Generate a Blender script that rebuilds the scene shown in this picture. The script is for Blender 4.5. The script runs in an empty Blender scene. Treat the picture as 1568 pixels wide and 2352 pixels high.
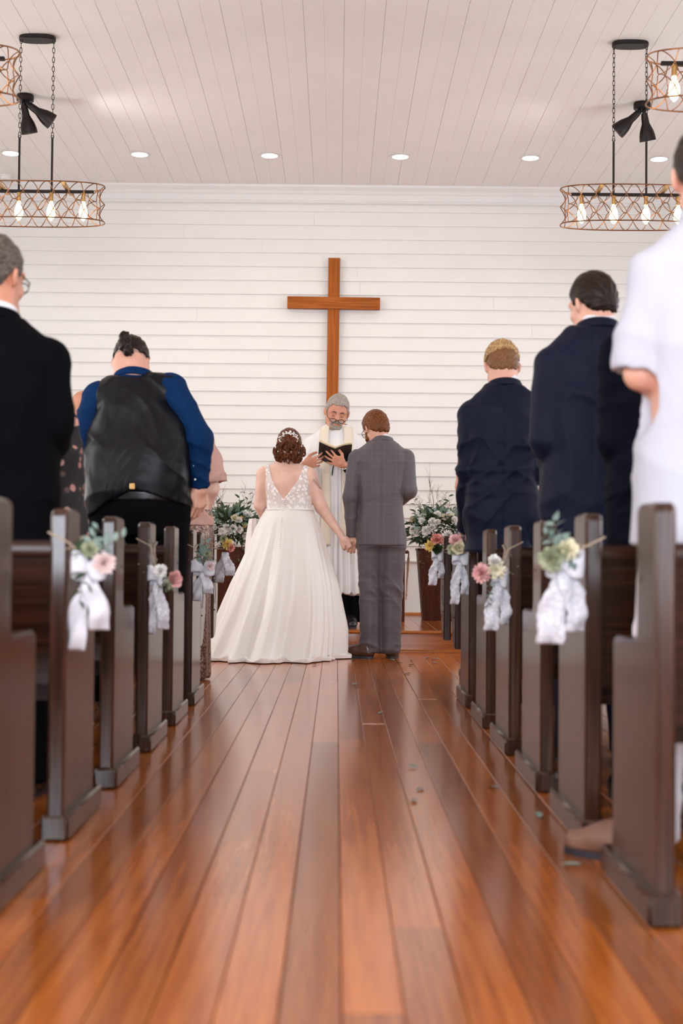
import bpy, math, random
import numpy as np
from mathutils import Vector, Matrix, Euler
random.seed(7)
RNG = np.random.default_rng(7)
SC = bpy.context.scene
COL = SC.collection
PI = math.pi

# ------------------------------------------------------------------ camera
CAM_Z = 0.75
FPX = 3267.0                                   # 50 mm lens on a 24 mm wide upright frame
PITCH, YAW, ROLL = math.radians(1.65), math.radians(-0.196), math.radians(0.5)
cam = bpy.data.objects.new('camera', bpy.data.cameras.new('camera'))
COL.objects.link(cam)
cam.data.sensor_fit = 'HORIZONTAL'
cam.data.sensor_width = 24.0
cam.data.lens = FPX / 1568.0 * 24.0
cam.data.clip_start = 0.05
cam.data.dof.use_dof = True
cam.data.dof.focus_distance = 10.3
cam.data.dof.aperture_fstop = 2.8
CAM_R = Matrix.Rotation(YAW, 3, 'Z') @ Matrix.Rotation(PI/2 + PITCH, 3, 'X') @ Matrix.Rotation(ROLL, 3, 'Z')
cam.matrix_world = Matrix.Translation((0, 0, CAM_Z)) @ CAM_R.to_4x4()
SC.camera = cam

def at(px, py, Y):
    """world point at distance Y down the aisle that the photograph shows at pixel px, py"""
    d = CAM_R @ Vector(((px-784)/FPX, -(py-1176)/FPX, -1.0))
    k = Y / d.y
    return Vector((d.x*k, Y, CAM_Z + d.z*k))

# ------------------------------------------------------------------ world, light, exposure
W = bpy.data.worlds.new('world'); SC.world = W; W.use_nodes = True
W.node_tree.nodes['Background'].inputs[0].default_value = (0.80, 0.90, 1.0, 1)
W.node_tree.nodes['Background'].inputs[1].default_value = 1.5
SC.view_settings.view_transform = 'Standard'
SC.view_settings.look = 'None'
SC.view_settings.gamma = 1.0
SC.view_settings.use_curve_mapping = False
SC.view_settings.exposure = 0.66
SC.cycles.use_denoising = True
SC.cycles.max_bounces = 8
SC.cycles.diffuse_bounces = 4
SC.cycles.glossy_bounces = 3
SC.cycles.transparent_max_bounces = 12
SC.cycles.sample_clamp_indirect = 6.0
SC.cycles.caustics_reflective = False
SC.cycles.caustics_refractive = False

ROOM_X, WALL_Y, REAR_Y, CEIL_Z = 4.3, 13.60, -3.2, 4.27
STEP_Y, STEP_Z = 10.82, 0.165
WIN_Y = (1.0, 4.0, 7.0, 10.0, 12.6)           # windows down both side walls
def area_light(name, loc, rot, sx, sy, power, color):
    l = bpy.data.lights.new(name, 'AREA'); l.shape = 'RECTANGLE'; l.size = sx; l.size_y = sy
    l.energy = power; l.color = color
    o = bpy.data.objects.new(name, l); COL.objects.link(o); o.location = loc; o.rotation_euler = rot
    return o
for wy in WIN_Y:
    p = 42 if wy < 11 else 4
    area_light('window_daylight', (-ROOM_X-0.16, wy, 2.15), (0, -PI/2, 0), 2.3, 1.1, p*1.15, (1.0, 0.955, 0.90))
    area_light('window_daylight', (ROOM_X+0.16, wy, 2.15), (0, PI/2, 0), 2.3, 1.1, p, (0.97, 0.97, 1.0))
area_light('doorway_daylight', (0, REAR_Y-0.2, 1.45), (PI/2, 0, 0), 2.1, 2.7, 225, (0.86, 0.91, 1.0))
for sx, pw in ((-2.4, 210), (2.4, 60)):
    area_light('window_daylight', (sx, REAR_Y-0.2, 2.2), (PI/2, 0, 0), 1.1, 2.2, pw, (0.80, 0.89, 1.0))

# ------------------------------------------------------------------ object helpers
def link(name, me, mat=None, parent=None, loc=None):
    o = bpy.data.objects.new(name, me); COL.objects.link(o)
    if mat is not None:
        if not len(me.materials): me.materials.append(mat)
    if parent is not None: o.parent = parent
    if loc is not None: o.location = loc
    return o

def np_mesh(name, V, F, smooth=True):
    V = np.asarray(V, dtype=np.float32)
    me = bpy.data.meshes.new(name)
    if isinstance(F, np.ndarray) and F.ndim == 2:
        n = F.shape[1]
        me.vertices.add(len(V)); me.vertices.foreach_set('co', V.ravel())
        me.loops.add(F.size); me.loops.foreach_set('vertex_index', F.astype(np.int32).ravel())
        me.polygons.add(len(F))
        me.polygons.foreach_set('loop_start', np.arange(0, F.size, n, dtype=np.int32))
        me.polygons.foreach_set('loop_total', np.full(len(F), n, dtype=np.int32))
        me.update(calc_edges=True)
    else:
        me.from_pydata([tuple(v) for v in V], [], [tuple(f) for f in F]); me.update()
    me.validate()
    if smooth: me.polygons.foreach_set('use_smooth', np.ones(len(me.polygons), dtype=bool))
    return me

class MB:
    """collects simple solids and builds them as one mesh"""
    def __init__(s): s.V = []; s.F = []
    def add(s, V, F):
        n = len(s.V); s.V += [tuple(v) for v in V]; s.F += [tuple(i+n for i in f) for f in F]; return s
    def box(s, x0, x1, y0, y1, z0, z1, b=0.0):
        if b <= 0:
            V = [(x,y,z) for z in (z0,z1) for y in (y0,y1) for x in (x0,x1)]
            return s.add(V, [(0,2,3,1),(4,5,7,6),(0,1,5,4),(2,6,7,3),(0,4,6,2),(1,3,7,5)])
        c = [(x0+b,y0),(x1-b,y0),(x1,y0+b),(x1,y1-b),(x1-b,y1),(x0+b,y1),(x0,y1-b),(x0,y0+b)]
        ci = [(min(max(x,x0+b),x1-b), min(max(y,y0+b),y1-b)) for x,y in c]
        V = [(x,y,z0) for x,y in ci]+[(x,y,z0+b) for x,y in c]+[(x,y,z1-b) for x,y in c]+[(x,y,z1) for x,y in ci]
        F = [tuple(range(7,-1,-1)), tuple(range(24,32))]
        for k in range(3):
            for i in range(8): F.append((k*8+i, k*8+(i+1)%8, k*8+8+(i+1)%8, k*8+8+i))
        return s.add(V, F)
    def prism(s, pts, lo, hi, axis='x', b=0.0):
        """polygon pts in the other two axes, pushed along axis from lo to hi, edges bevelled by b"""
        n = len(pts)
        cx = [p[0] for p in pts]; cy = [p[1] for p in pts]
        ins = pts
        if b > 0:
            ins = []
            ar = sum(cx[i]*cy[(i+1)%n]-cx[(i+1)%n]*cy[i] for i in range(n))
            sg = 1 if ar > 0 else -1
            for i in range(n):
                p0, p1, p2 = pts[i-1], pts[i], pts[(i+1)%n]
                e1 = (p1[0]-p0[0], p1[1]-p0[1]); e2 = (p2[0]-p1[0], p2[1]-p1[1])
                l1 = math.hypot(*e1) or 1; l2 = math.hypot(*e2) or 1
                nx = -(e1[1]/l1+e2[1]/l2)*sg; ny = (e1[0]/l1+e2[0]/l2)*sg
                l = math.hypot(nx, ny) or 1
                ins.append((p1[0]+nx/l*b, p1[1]+ny/l*b))
        lv = [(lo, ins), (lo+b, pts), (hi-b, pts), (hi, ins)] if b > 0 else [(lo, pts), (hi, pts)]
        V = []
        for t, ps in lv:
            for a, c in ps:
                V.append({'x': (t,a,c), 'y': (a,t,c), 'z': (a,c,t)}[axis])
        m = len(lv)
        F = [tuple(range(n-1,-1,-1)), tuple(range((m-1)*n, m*n))]
        for k in range(m-1):
            for i in range(n): F.append((k*n+i, k*n+(i+1)%n, (k+1)*n+(i+1)%n, (k+1)*n+i))
        return s.add(V, F)
    def tube(s, pts, r, n=8, closed=False, cap=True):
        V, F = tube_vf(pts, r, n, closed, cap); return s.add(V, F)
    def lathe(s, prof, n=24, c=(0,0,0), axis=None, caps=True):
        V = []; F = []
        m = len(prof)
        for r, z in prof:
            for i in range(n):
                a = 2*PI*i/n; V.append((r*math.cos(a), r*math.sin(a), z))
        for k in range(m-1):
            for i in range(n): F.append((k*n+i, k*n+(i+1)%n, (k+1)*n+(i+1)%n, (k+1)*n+i))
        if caps:
            if prof[0][0] > 1e-6: F.append(tuple(range(n-1,-1,-1)))
            if prof[-1][0] > 1e-6: F.append(tuple(range((m-1)*n, m*n)))
        if axis is not None:
            q = Vector((0,0,1)).rotation_difference(Vector(axis).normalized())
            V = [q @ Vector(v) for v in V]
        V = [(v[0]+c[0], v[1]+c[1], v[2]+c[2]) for v in V]
        return s.add(V, F)
    def mesh(s, name, smooth=False, angle=None):
        me = bpy.data.meshes.new(name); me.from_pydata(s.V, [], s.F); me.update()
        if smooth:
            for p in me.polygons: p.use_smooth = True
            if angle: me.set_sharp_from_angle(angle=math.radians(angle))
        return me
    def obj(s, name, mat, parent=None, loc=None, smooth=False, angle=35):
        return link(name, s.mesh(name, smooth, angle), mat, parent, loc)

def tube_vf(pts, r, n=8, closed=False, cap=True):
    P = [Vector(p) for p in pts]; m = len(P)
    R = r if isinstance(r, (list, tuple)) else [r]*m
    V = []; F = []
    up = None
    for i in range(m):
        a = P[i-1] if (i > 0 or closed) else P[i]
        b = P[(i+1) % m] if (i < m-1 or closed) else P[i]
        t = (b-a); t = t.normalized() if t.length > 1e-9 else Vector((0,0,1))
        if up is None:
            up = Vector((0,0,1)) if abs(t.z) < 0.9 else Vector((1,0,0))
        u = (up - t*up.dot(t))
        u = u.normalized() if u.length > 1e-6 else t.orthogonal().normalized()
        up = u; w = t.cross(u)
        for k in range(n):
            an = 2*PI*k/n
            V.append(P[i] + (u*math.cos(an)+w*math.sin(an))*R[i])
    for i in range(m if closed else m-1):
        j = (i+1) % m
        for k in range(n): F.append((i*n+k, i*n+(k+1)%n, j*n+(k+1)%n, j*n+k))
    if cap and not closed:
        F.append(tuple(range(n-1,-1,-1))); F.append(tuple(range((m-1)*n, m*n)))
    return V, F

def thing(name, label, cat, loc=(0,0,0), rotz=0.0, group=None):
    o = bpy.data.objects.new(name, None); COL.objects.link(o)
    o.empty_display_size = 0.1
    o.location = loc; o.rotation_euler = (0,0,rotz)
    o['label'] = label; o['category'] = cat
    if group: o['group'] = group
    return o
def tag(o, label, cat, group=None):
    o['label'] = label; o['category'] = cat
    if group: o['group'] = group
    return o
def struct(o): o['kind'] = 'structure'; return o

# ------------------------------------------------------------------ materials
def new_mat(name):
    m = bpy.data.materials.new(name); m.use_nodes = True
    nt = m.node_tree
    return m, nt, nt.nodes['Principled BSDF']
def node(nt, typ, **kw):
    n = nt.nodes.new(typ)
    for k, v in kw.items():
        if k in n.inputs: n.inputs[k].default_value = v
        else: setattr(n, k, v)
    return n
def coords(nt, scale=(1,1,1), rnd=True, kind='Object'):
    tc = nt.nodes.new('ShaderNodeTexCoord')
    mp = nt.nodes.new('ShaderNodeMapping'); mp.inputs['Scale'].default_value = scale
    src = tc.outputs[kind]
    if rnd:
        oi = nt.nodes.new('ShaderNodeObjectInfo')
        ml = nt.nodes.new('ShaderNodeMath'); ml.operation = 'MULTIPLY'; ml.inputs[1].default_value = 37.0
        nt.links.new(oi.outputs['Random'], ml.inputs[0])
        va = nt.nodes.new('ShaderNodeVectorMath'); va.operation = 'ADD'
        nt.links.new(src, va.inputs[0]); nt.links.new(ml.outputs[0], va.inputs[1])
        src = va.outputs[0]
    nt.links.new(src, mp.inputs['Vector'])
    return mp.outputs[0]
def ramp(nt, fac, stops):
    r = nt.nodes.new('ShaderNodeValToRGB')
    e = r.color_ramp.elements
    while len(e) > 1: e.remove(e[-1])
    e[0].position = stops[0][0]; e[0].color = (*stops[0][1], 1)
    for p, c in stops[1:]:
        x = e.new(p); x.color = (*c, 1)
    nt.links.new(fac, r.inputs[0]); return r.outputs[0]
def noise(nt, vec, scale, detail=4, rough=0.5, dist=0.0):
    n = nt.nodes.new('ShaderNodeTexNoise')
    n.inputs['Scale'].default_value = scale; n.inputs['Detail'].default_value = detail
    n.inputs['Roughness'].default_value = rough; n.inputs['Distortion'].default_value = dist
    nt.links.new(vec, n.inputs['Vector']); return n.outputs['Fac']
def bump(nt, bs, height, strength=0.2, dist=0.01):
    b = nt.nodes.new('ShaderNodeBump'); b.inputs['Strength'].default_value = strength
    b.inputs['Distance'].default_value = dist
    nt.links.new(height, b.inputs['Height']); nt.links.new(b.outputs[0], bs.inputs['Normal'])
def setp(bs, **kw):
    names = {'rough':'Roughness','metal':'Metallic','spec':'Specular IOR Level','coat':'Coat Weight','coatr':'Coat Roughness',
             'sheen':'Sheen Weight','sheenr':'Sheen Roughness','sss':'Subsurface Weight','alpha':'Alpha','trans':'Transmission Weight','ior':'IOR'}
    for k, v in kw.items(): bs.inputs[names[k]].default_value = v

def m_plain(name, col, rough=0.5, nscale=30, var=0.06, bstr=0.0, bdist=0.004, **kw):
    """painted / plain material with a faint noise mottling and optional fine relief"""
    m, nt, bs = new_mat(name)
    v = coords(nt, rnd=True)
    f = noise(nt, v, nscale, 3)
    a = tuple(max(0, c*(1-var)) for c in col); b = tuple(min(1, c*(1+var)) for c in col)
    nt.links.new(ramp(nt, f, [(0.3, a), (0.7, b)]), bs.inputs['Base Color'])
    setp(bs, rough=rough, **kw)
    if bstr: bump(nt, bs, f, bstr, bdist)
    return m

def m_wood(name, dark, mid, light, axis='y', rough=0.25, coat=0.0, spread=0.5, bstr=0.05, fine=1.0, coatr=0.12, spec=0.5):
    m, nt, bs = new_mat(name)
    big = {'x': (0.45,17,17), 'y': (17,0.45,17), 'z': (17,17,0.45)}[axis]
    sm = {'x': (4,150,150), 'y': (150,4,150), 'z': (150,150,4)}[axis]
    big = tuple(b*fine for b in big)
    v1 = coords(nt, big); v2 = coords(nt, sm)
    n1 = noise(nt, v1, 1.0, 2, 0.45, 0.6)
    w = nt.nodes.new('ShaderNodeMath'); w.operation = 'MULTIPLY'; w.inputs[1].default_value = 5.0
    nt.links.new(n1, w.inputs[0])
    fr = nt.nodes.new('ShaderNodeMath'); fr.operation = 'PINGPONG'; fr.inputs[1].default_value = 0.5
    nt.links.new(w.outputs[0], fr.inputs[0])
    n2 = noise(nt, v2, 1.0, 3, 0.6)
    mx = nt.nodes.new('ShaderNodeMath'); mx.operation = 'MULTIPLY_ADD'; mx.inputs[1].default_value = 0.55
    nt.links.new(fr.outputs[0], mx.inputs[0])
    h = nt.nodes.new('ShaderNodeMath'); h.operation = 'MULTIPLY'; h.inputs[1].default_value = 0.75
    nt.links.new(n2, h.inputs[0]); nt.links.new(h.outputs[0], mx.inputs[2])
    c = ramp(nt, mx.outputs[0], [(0.18, dark), (0.48, mid), (0.8, light)])
    oi = nt.nodes.new('ShaderNodeObjectInfo')
    hs = nt.nodes.new('ShaderNodeHueSaturation')
    mr = nt.nodes.new('ShaderNodeMapRange'); mr.inputs['To Min'].default_value = 1-spread; mr.inputs['To Max'].default_value = 1+spread*0.7
    nt.links.new(oi.outputs['Random'], mr.inputs['Value'])
    nt.links.new(mr.outputs[0], hs.inputs['Value']); nt.links.new(c, hs.inputs['Color'])
    nt.links.new(hs.outputs[0], bs.inputs['Base Color'])
    setp(bs, rough=rough, coat=coat, coatr=coatr, spec=spec)
    if bstr: bump(nt, bs, n2, bstr, 0.002)
    return m

def m_cloth(name, col, col2=None, rough=0.85, wscale=700, fold=0.0, fscale=7, sheen=0.0, spec=0.06, fdist=0.02):
    m, nt, bs = new_mat(name)
    col2 = col2 or tuple(c*1.35 for c in col)
    v = coords(nt, rnd=False)
    f = noise(nt, v, wscale, 2); g = noise(nt, v, 4, 3)
    mx = nt.nodes.new('ShaderNodeMath'); mx.operation = 'MULTIPLY_ADD'; mx.inputs[1].default_value = 0.6
    nt.links.new(f, mx.inputs[0])
    h = nt.nodes.new('ShaderNodeMath'); h.operation = 'MULTIPLY'; h.inputs[1].default_value = 0.4
    nt.links.new(g, h.inputs[0]); nt.links.new(h.outputs[0], mx.inputs[2])
    nt.links.new(ramp(nt, mx.outputs[0], [(0.35, col), (0.65, col2)]), bs.inputs['Base Color'])
    setp(bs, rough=rough, sheen=sheen, spec=spec)
    if fold:
        n = nt.nodes.new('ShaderNodeTexNoise'); n.noise_dimensions = '3D'
        mp = nt.nodes.new('ShaderNodeMapping'); mp.inputs['Scale'].default_value = (1.0, 1.0, 0.55)
        mp.inputs['Rotation'].default_value = (0.0, 0.45, 0.0)
        nt.links.new(v, mp.inputs[0]); nt.links.new(mp.outputs[0], n.inputs['Vector'])
        n.inputs['Scale'].default_value = fscale; n.inputs['Detail'].default_value = 3.0; n.inputs['Distortion'].default_value = 1.6
        bump(nt, bs, n.outputs['Fac'], fold, fdist)
    return m

def m_emit(name, col, strength):
    m = bpy.data.materials.new(name); m.use_nodes = True; nt = m.node_tree
    nt.nodes.clear()
    e = nt.nodes.new('ShaderNodeEmission'); e.inputs[0].default_value = (*col, 1); e.inputs[1].default_value = strength
    o = nt.nodes.new('ShaderNodeOutputMaterial'); nt.links.new(e.outputs[0], o.inputs[0]); return m

M = {}
M['floor'] = m_wood('floor_fir', (0.25,0.052,0.006), (0.385,0.102,0.014), (0.50,0.158,0.027), 'y', rough=0.18, coat=0.16, spread=0.42, coatr=0.12, bstr=0.02)
M['step'] = m_wood('step_fir', (0.20,0.050,0.009), (0.38,0.115,0.024), (0.52,0.19,0.05), 'x', rough=0.22, coat=0.15, spread=0.15)
M['pew'] = m_wood('pew_wood', (0.012,0.004,0.0022), (0.035,0.0125,0.0062), (0.080,0.031,0.0155), 'z', rough=0.20, coat=0.03, spread=0.2, fine=1.3, spec=0.34)
M['pew_rail'] = m_wood('pew_rail_wood', (0.007,0.002,0.001), (0.020,0.006,0.0026), (0.042,0.014,0.006), 'x', rough=0.24, coat=0.0, spread=0.15, fine=1.3, spec=0.2)
M['cross_v'] = m_wood('cross_wood_upright', (0.22,0.050,0.006), (0.36,0.095,0.012), (0.48,0.145,0.022), 'z', rough=0.5, spread=0.05, spec=0.15)
M['cross_h'] = m_wood('cross_wood_arm', (0.18,0.040,0.005), (0.33,0.085,0.011), (0.50,0.15,0.024), 'x', rough=0.5, spread=0.05, spec=0.15)
M['planter'] = m_wood('planter_wood', (0.030,0.008,0.004), (0.062,0.017,0.008), (0.10,0.030,0.013), 'z', rough=0.5, spread=0.1, spec=0.12)
M['siding'] = m_plain('white_siding_paint', (0.79,0.772,0.745), 0.5, 3, 0.012, spec=0.3)
M['ceiling'] = m_plain('ceiling_paint', (0.85,0.805,0.772), 0.42, 2, 0.02, spec=0.4)
M['dark_gap'] = m_plain('joint_shadow', (0.30,0.25,0.22), 0.9, 20)
M['under'] = m_plain('subfloor', (0.05,0.02,0.01), 0.9, 20)
M['trim'] = m_plain('trim_paint', (0.76,0.745,0.735), 0.45, 3, 0.012, spec=0.3)
M['black_metal'] = m_plain('black_metal', (0.018,0.013,0.012), 0.45, 60, 0.2, metal=0.6)
M['bronze'] = m_plain('bronze_wire', (0.28,0.13,0.06), 0.35, 60, 0.15, metal=0.9)
M['brass'] = m_plain('brass_socket', (0.55,0.33,0.13), 0.35, 60, 0.1, metal=0.9)
M['lamp_glow'] = m_emit('lamp_glow', (1.0,0.97,0.93), 9.0)
M['bulb_glow'] = m_emit('bulb_glow', (1.0,0.72,0.40), 7.0)
M['filament'] = m_emit('filament_glow', (1.0,0.80,0.5), 30.0)
M['glass'], _nt, _bs = new_mat('window_glass'); setp(_bs, rough=0.02, spec=0.5, alpha=0.12); _bs.inputs['Base Color'].default_value = (0.9,0.95,1,1)
M['white_plastic'] = m_plain('white_plastic', (0.8,0.78,0.75), 0.5)
# ================================================================== STRUCTURE
# ---- floor boards
fl = struct(MB().box(-ROOM_X, ROOM_X, REAR_Y, STEP_Y, -0.08, -0.021).obj('floor', M['under']))
BW = 0.1035
def board_mesh(w, L, t=0.02):
    g = 0.0008
    pts = [(-w/2+g, -t), (w/2-g, -t), (w/2-g, -0.0015), (w/2-g-0.0015, 0), (-w/2+g+0.0015, 0), (-w/2+g, -0.0015)]
    return MB().prism(pts, 0.0006, L-0.0006, 'y').mesh('floor_board')
_lens = [2.6, 3.4, 4.4, 5.6]
_bm = {L: board_mesh(BW, L) for L in _lens}
nb = int(ROOM_X/BW)
for i in range(-nb, nb+1):
    x = 0.015 + (i+0.5)*BW
    if abs(x) > ROOM_X-0.05: continue
    y = REAR_Y + random.uniform(-2.5, 0)
    far = abs(x) > 1.5
    while y < STEP_Y-0.05:
        L = random.choice(_lens[2:] if far else _lens)
        if y + L > REAR_Y + 0.5:
            e = min(y+L, STEP_Y-0.002)
            me = _bm[L] if e == y+L else board_mesh(BW, e-y)
            o = link('floor_board', me, M['floor'], fl, (x, y, random.uniform(-0.0008, 0.0006)))
        y += L
# ---- platform (chancel step)
st = struct(MB().box(-ROOM_X, ROOM_X, STEP_Y+0.02, WALL_Y, -0.02, STEP_Z-0.021).obj('trim_1', M['under']))
MB().box(-ROOM_X, ROOM_X, STEP_Y, STEP_Y+0.02, 0.0, STEP_Z-0.02).obj('riser', M['step'], st)
MB().prism([(STEP_Y-0.03, STEP_Z-0.026), (STEP_Y-0.038, STEP_Z-0.014), (STEP_Y-0.030, STEP_Z), (STEP_Y+0.08, STEP_Z), (STEP_Y+0.08, STEP_Z-0.026)], -ROOM_X, ROOM_X, 'x').obj('nosing', M['step'], st)
MB().prism([(STEP_Y-0.014, 0.0), (STEP_Y-0.012, 0.012), (STEP_Y, 0.02), (STEP_Y, 0.0)], -ROOM_X, ROOM_X, 'x').obj('shoe_moulding', M['step'], st)
_pb = board_mesh(BW, WALL_Y-STEP_Y-0.085)
for i in range(-nb, nb):
    x = 0.05 + (i+0.5)*BW
    link('platform_board', _pb, M['floor'], st, (x, STEP_Y+0.083, STEP_Z))
# ---- altar wall: lapped boards over a backing
wb = struct(MB().box(-ROOM_X, ROOM_X, WALL_Y, WALL_Y+0.15, 0, CEIL_Z).obj('wall_back', M['siding']))
EXP = 0.1335
z = 0.70
row = 0
while z < 4.06:
    x0 = -ROOM_X; cuts = sorted([-ROOM_X, random.uniform(-1.5, 3.0), ROOM_X])
    for a, b in zip(cuts, cuts[1:]):
        pts = [(WALL_Y-0.025, z-0.012), (WALL_Y-0.006, z+EXP), (WALL_Y, z+EXP), (WALL_Y, z-0.012)]
        MB().prism(pts, a+0.0006, b-0.0006, 'x').obj('siding_board', M['siding'], wb)
    z += EXP; row += 1
# wainscot below the siding with cap, quarter round
t2 = struct(MB().box(-ROOM_X, ROOM_X, WALL_Y-0.022, WALL_Y, STEP_Z, 0.675).obj('trim_2', M['trim']))
MB().prism([(WALL_Y-0.045, 0.668), (WALL_Y-0.048, 0.682), (WALL_Y-0.040, 0.692), (WALL_Y, 0.696), (WALL_Y, 0.662), (WALL_Y-0.03,0.662)], -ROOM_X, ROOM_X, 'x').obj('wainscot_cap', M['trim'], t2)
struct(MB().prism([(WALL_Y-0.046, STEP_Z), (WALL_Y-0.044, STEP_Z+0.014), (WALL_Y-0.034, STEP_Z+0.023), (WALL_Y-0.02, STEP_Z+0.026), (WALL_Y-0.02, STEP_Z)], -ROOM_X, ROOM_X, 'x').obj('baseboard_back', M['step']))
# crown board at the ceiling
t3 = struct(MB().box(-ROOM_X, ROOM_X, WALL_Y-0.034, WALL_Y, 4.11, CEIL_Z).obj('trim_3', M['trim']))
MB().prism([(WALL_Y-0.034, CEIL_Z-0.085), (WALL_Y-0.045, CEIL_Z-0.075), (WALL_Y-0.055, CEIL_Z-0.05), (WALL_Y-0.085, CEIL_Z-0.02), (WALL_Y-0.09, CEIL_Z), (WALL_Y-0.034, CEIL_Z)], -ROOM_X, ROOM_X, 'x').obj('crown_moulding', M['trim'], t3)
MB().prism([(WALL_Y-0.034, 4.10), (WALL_Y-0.046, 4.112), (WALL_Y-0.046, 4.122), (WALL_Y-0.034, 4.130)], -ROOM_X, ROOM_X, 'x').obj('picture_bead', M['trim'], t3)
# ---- ceiling boards running down the room, V joints and a centre bead
ce = struct(MB().box(-ROOM_X, ROOM_X, REAR_Y, WALL_Y, CEIL_Z+0.018, CEIL_Z+0.1).obj('ceiling', M['dark_gap']))
CW = 0.267
def ceil_mesh(L):
    h = CW/2; g = 0.0007
    pts = [(-h+g, 0.018), (-h+g, 0.0022), (-h+g+0.0022, 0), (-0.0022, 0), (-0.0008, 0.0018), (0.0008, 0.0018), (0.0022, 0), (h-g-0.0022, 0), (h-g, 0.0022), (h-g, 0.018)]
    return MB().prism(pts, 0.0005, L-0.0005, 'y').mesh('ceiling_board')
nc = int(ROOM_X/CW)
for i in range(-nc-1, nc+1):
    x = 0.022 + (i+0.5)*CW
    if abs(x) > ROOM_X: continue
    cut = random.uniform(1.5, 12.5)
    for a, b in ((REAR_Y, cut), (cut, WALL_Y-0.034)):
        link('ceiling_board', ceil_mesh(b-a), M['ceiling'], ce, (x, a, CEIL_Z))
# ---- side and rear walls with windows and doorway (outside the frame, they let the daylight in)
def wall_side(sx, name):
    mb = MB(); a, b = sorted((sx*ROOM_X, sx*(ROOM_X+0.15)))
    ys = [REAR_Y]
    for wy in WIN_Y: ys += [wy-0.55, wy+0.55]
    ys.append(WALL_Y)
    for k in range(0, len(ys), 2): mb.box(a, b, ys[k], ys[k+1], 0, CEIL_Z)
    for wy in WIN_Y:
        mb.box(a, b, wy-0.55, wy+0.55, 0, 1.0); mb.box(a, b, wy-0.55, wy+0.55, 3.3, CEIL_Z)
    return struct(mb.obj(name, M['siding']))
wall_side(-1, 'wall_left'); wall_side(1, 'wall_right')
def window(n, cx, cy, cz, w, h, axis):
    """frame, meeting rail, bars and a pane; axis is the wall's normal"""
    def bx(mb, u0, u1, z0, z1, d):
        if axis == 'x': mb.box(cx-d, cx+d, cy+u0, cy+u1, cz+z0, cz+z1)
        else: mb.box(cx+u0, cx+u1, cy-d, cy+d, cz+z0, cz+z1)
    f = MB()
    for u in (-1, 1): bx(f, *sorted((u*w/2, u*(w/2-0.06))), -h/2, h/2, 0.05)
    for u in (-1, 1): bx(f, -w/2, w/2, *sorted((u*h/2, u*(h/2-0.06))), 0.05)
    fo = struct(f.obj('window_%d' % n, M['trim']))
    g = MB(); bx(g, -w/2, w/2, -0.025, 0.025, 0.03); bx(g, -0.012, 0.012, -h/2, h/2, 0.015); g.obj('glazing_bar', M['trim'], fo)
    p = MB(); bx(p, -w/2+0.05, w/2-0.05, -h/2+0.05, h/2-0.05, 0.003); p.obj('pane', M['glass'], fo)
n = 1
for wy in WIN_Y:
    for s in (-1, 1): window(n, s*(ROOM_X+0.075), wy, 2.15, 1.1, 2.3, 'x'); n += 1
mb = MB()
for a, b in ((-ROOM_X-0.15, -2.95), (-1.85, -1.05), (1.05, 1.85), (2.95, ROOM_X+0.15)): mb.box(a, b, REAR_Y-0.15, REAR_Y, 0, CEIL_Z)
mb.box(-1.05, 1.05, REAR_Y-0.15, REAR_Y, 2.8, CEIL_Z)
for s in (-2.4, 2.4):
    mb.box(s-0.55, s+0.55, REAR_Y-0.15, REAR_Y, 0, 1.1); mb.box(s-0.55, s+0.55, REAR_Y-0.15, REAR_Y, 3.3, CEIL_Z)
struct(mb.obj('wall_rear', M['siding']))
for s in (-2.4, 2.4): window(n, s, REAR_Y-0.075, 2.2, 1.1, 2.2, 'y'); n += 1
dr = MB().box(-1.12, -1.0, REAR_Y-0.17, REAR_Y+0.02, 0, 2.9).box(1.0, 1.12, REAR_Y-0.17, REAR_Y+0.02, 0, 2.9).box(-1.0, 1.0, REAR_Y-0.17, REAR_Y+0.02, 2.78, 2.9)
struct(dr.obj('door_1', M['trim']))

# ================================================================== CROSS
cp = at(766, 697, WALL_Y-0.06)
cr = thing('cross', 'large plain brown wooden cross on the white altar wall', 'cross', (cp.x, WALL_Y-0.035, cp.z))
cr.rotation_euler = (0, math.radians(0.35), 0)
MB().box(-0.056, 0.056, -0.045, 0.0, -1.33, 0.435, 0.003).obj('upright', M['cross_v'], cr)
MB().box(-0.442, 0.442, -0.062, 0.0, -0.057, 0.057, 0.003).obj('cross_arm', M['cross_h'], cr)

# ================================================================== PEWS
PEW_Y = [2.90, 3.71, 4.52, 5.34, 6.15, 6.96, 7.77, 8.58]
FACE = {-1: 0.700, 1: 0.650}
PT = 0.045
def pew_profile(front):
    def arc(cx, cy, r, a0, a1, n=5): return [(cx+r*math.cos(math.radians(a0+(a1-a0)*i/n)), cy+r*math.sin(math.radians(a0+(a1-a0)*i/n))) for i in range(n+1)]
    zb = 0.23 if front else 0.06
    p = [(0.0, zb)] + arc(0.022, 0.838, 0.022, 180, 90) + arc(0.155, 0.835, 0.025, 90, 0)
    if front:
        p += [(0.180, 0.70), (0.190, 0.655), (0.215, 0.64), (0.235, 0.66)]
        p += [(0.255, 0.655), (0.275, 0.60), (0.285, 0.48), (0.27, 0.40), (0.15, 0.26), (0.09, zb)]
    else:
        p += [(0.180, 0.60)] + arc(0.215, 0.60, 0.035, 180, 270)[1:] + arc(0.415, 0.540, 0.025, 90, 0) + [(0.44, zb)]
    return p
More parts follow.
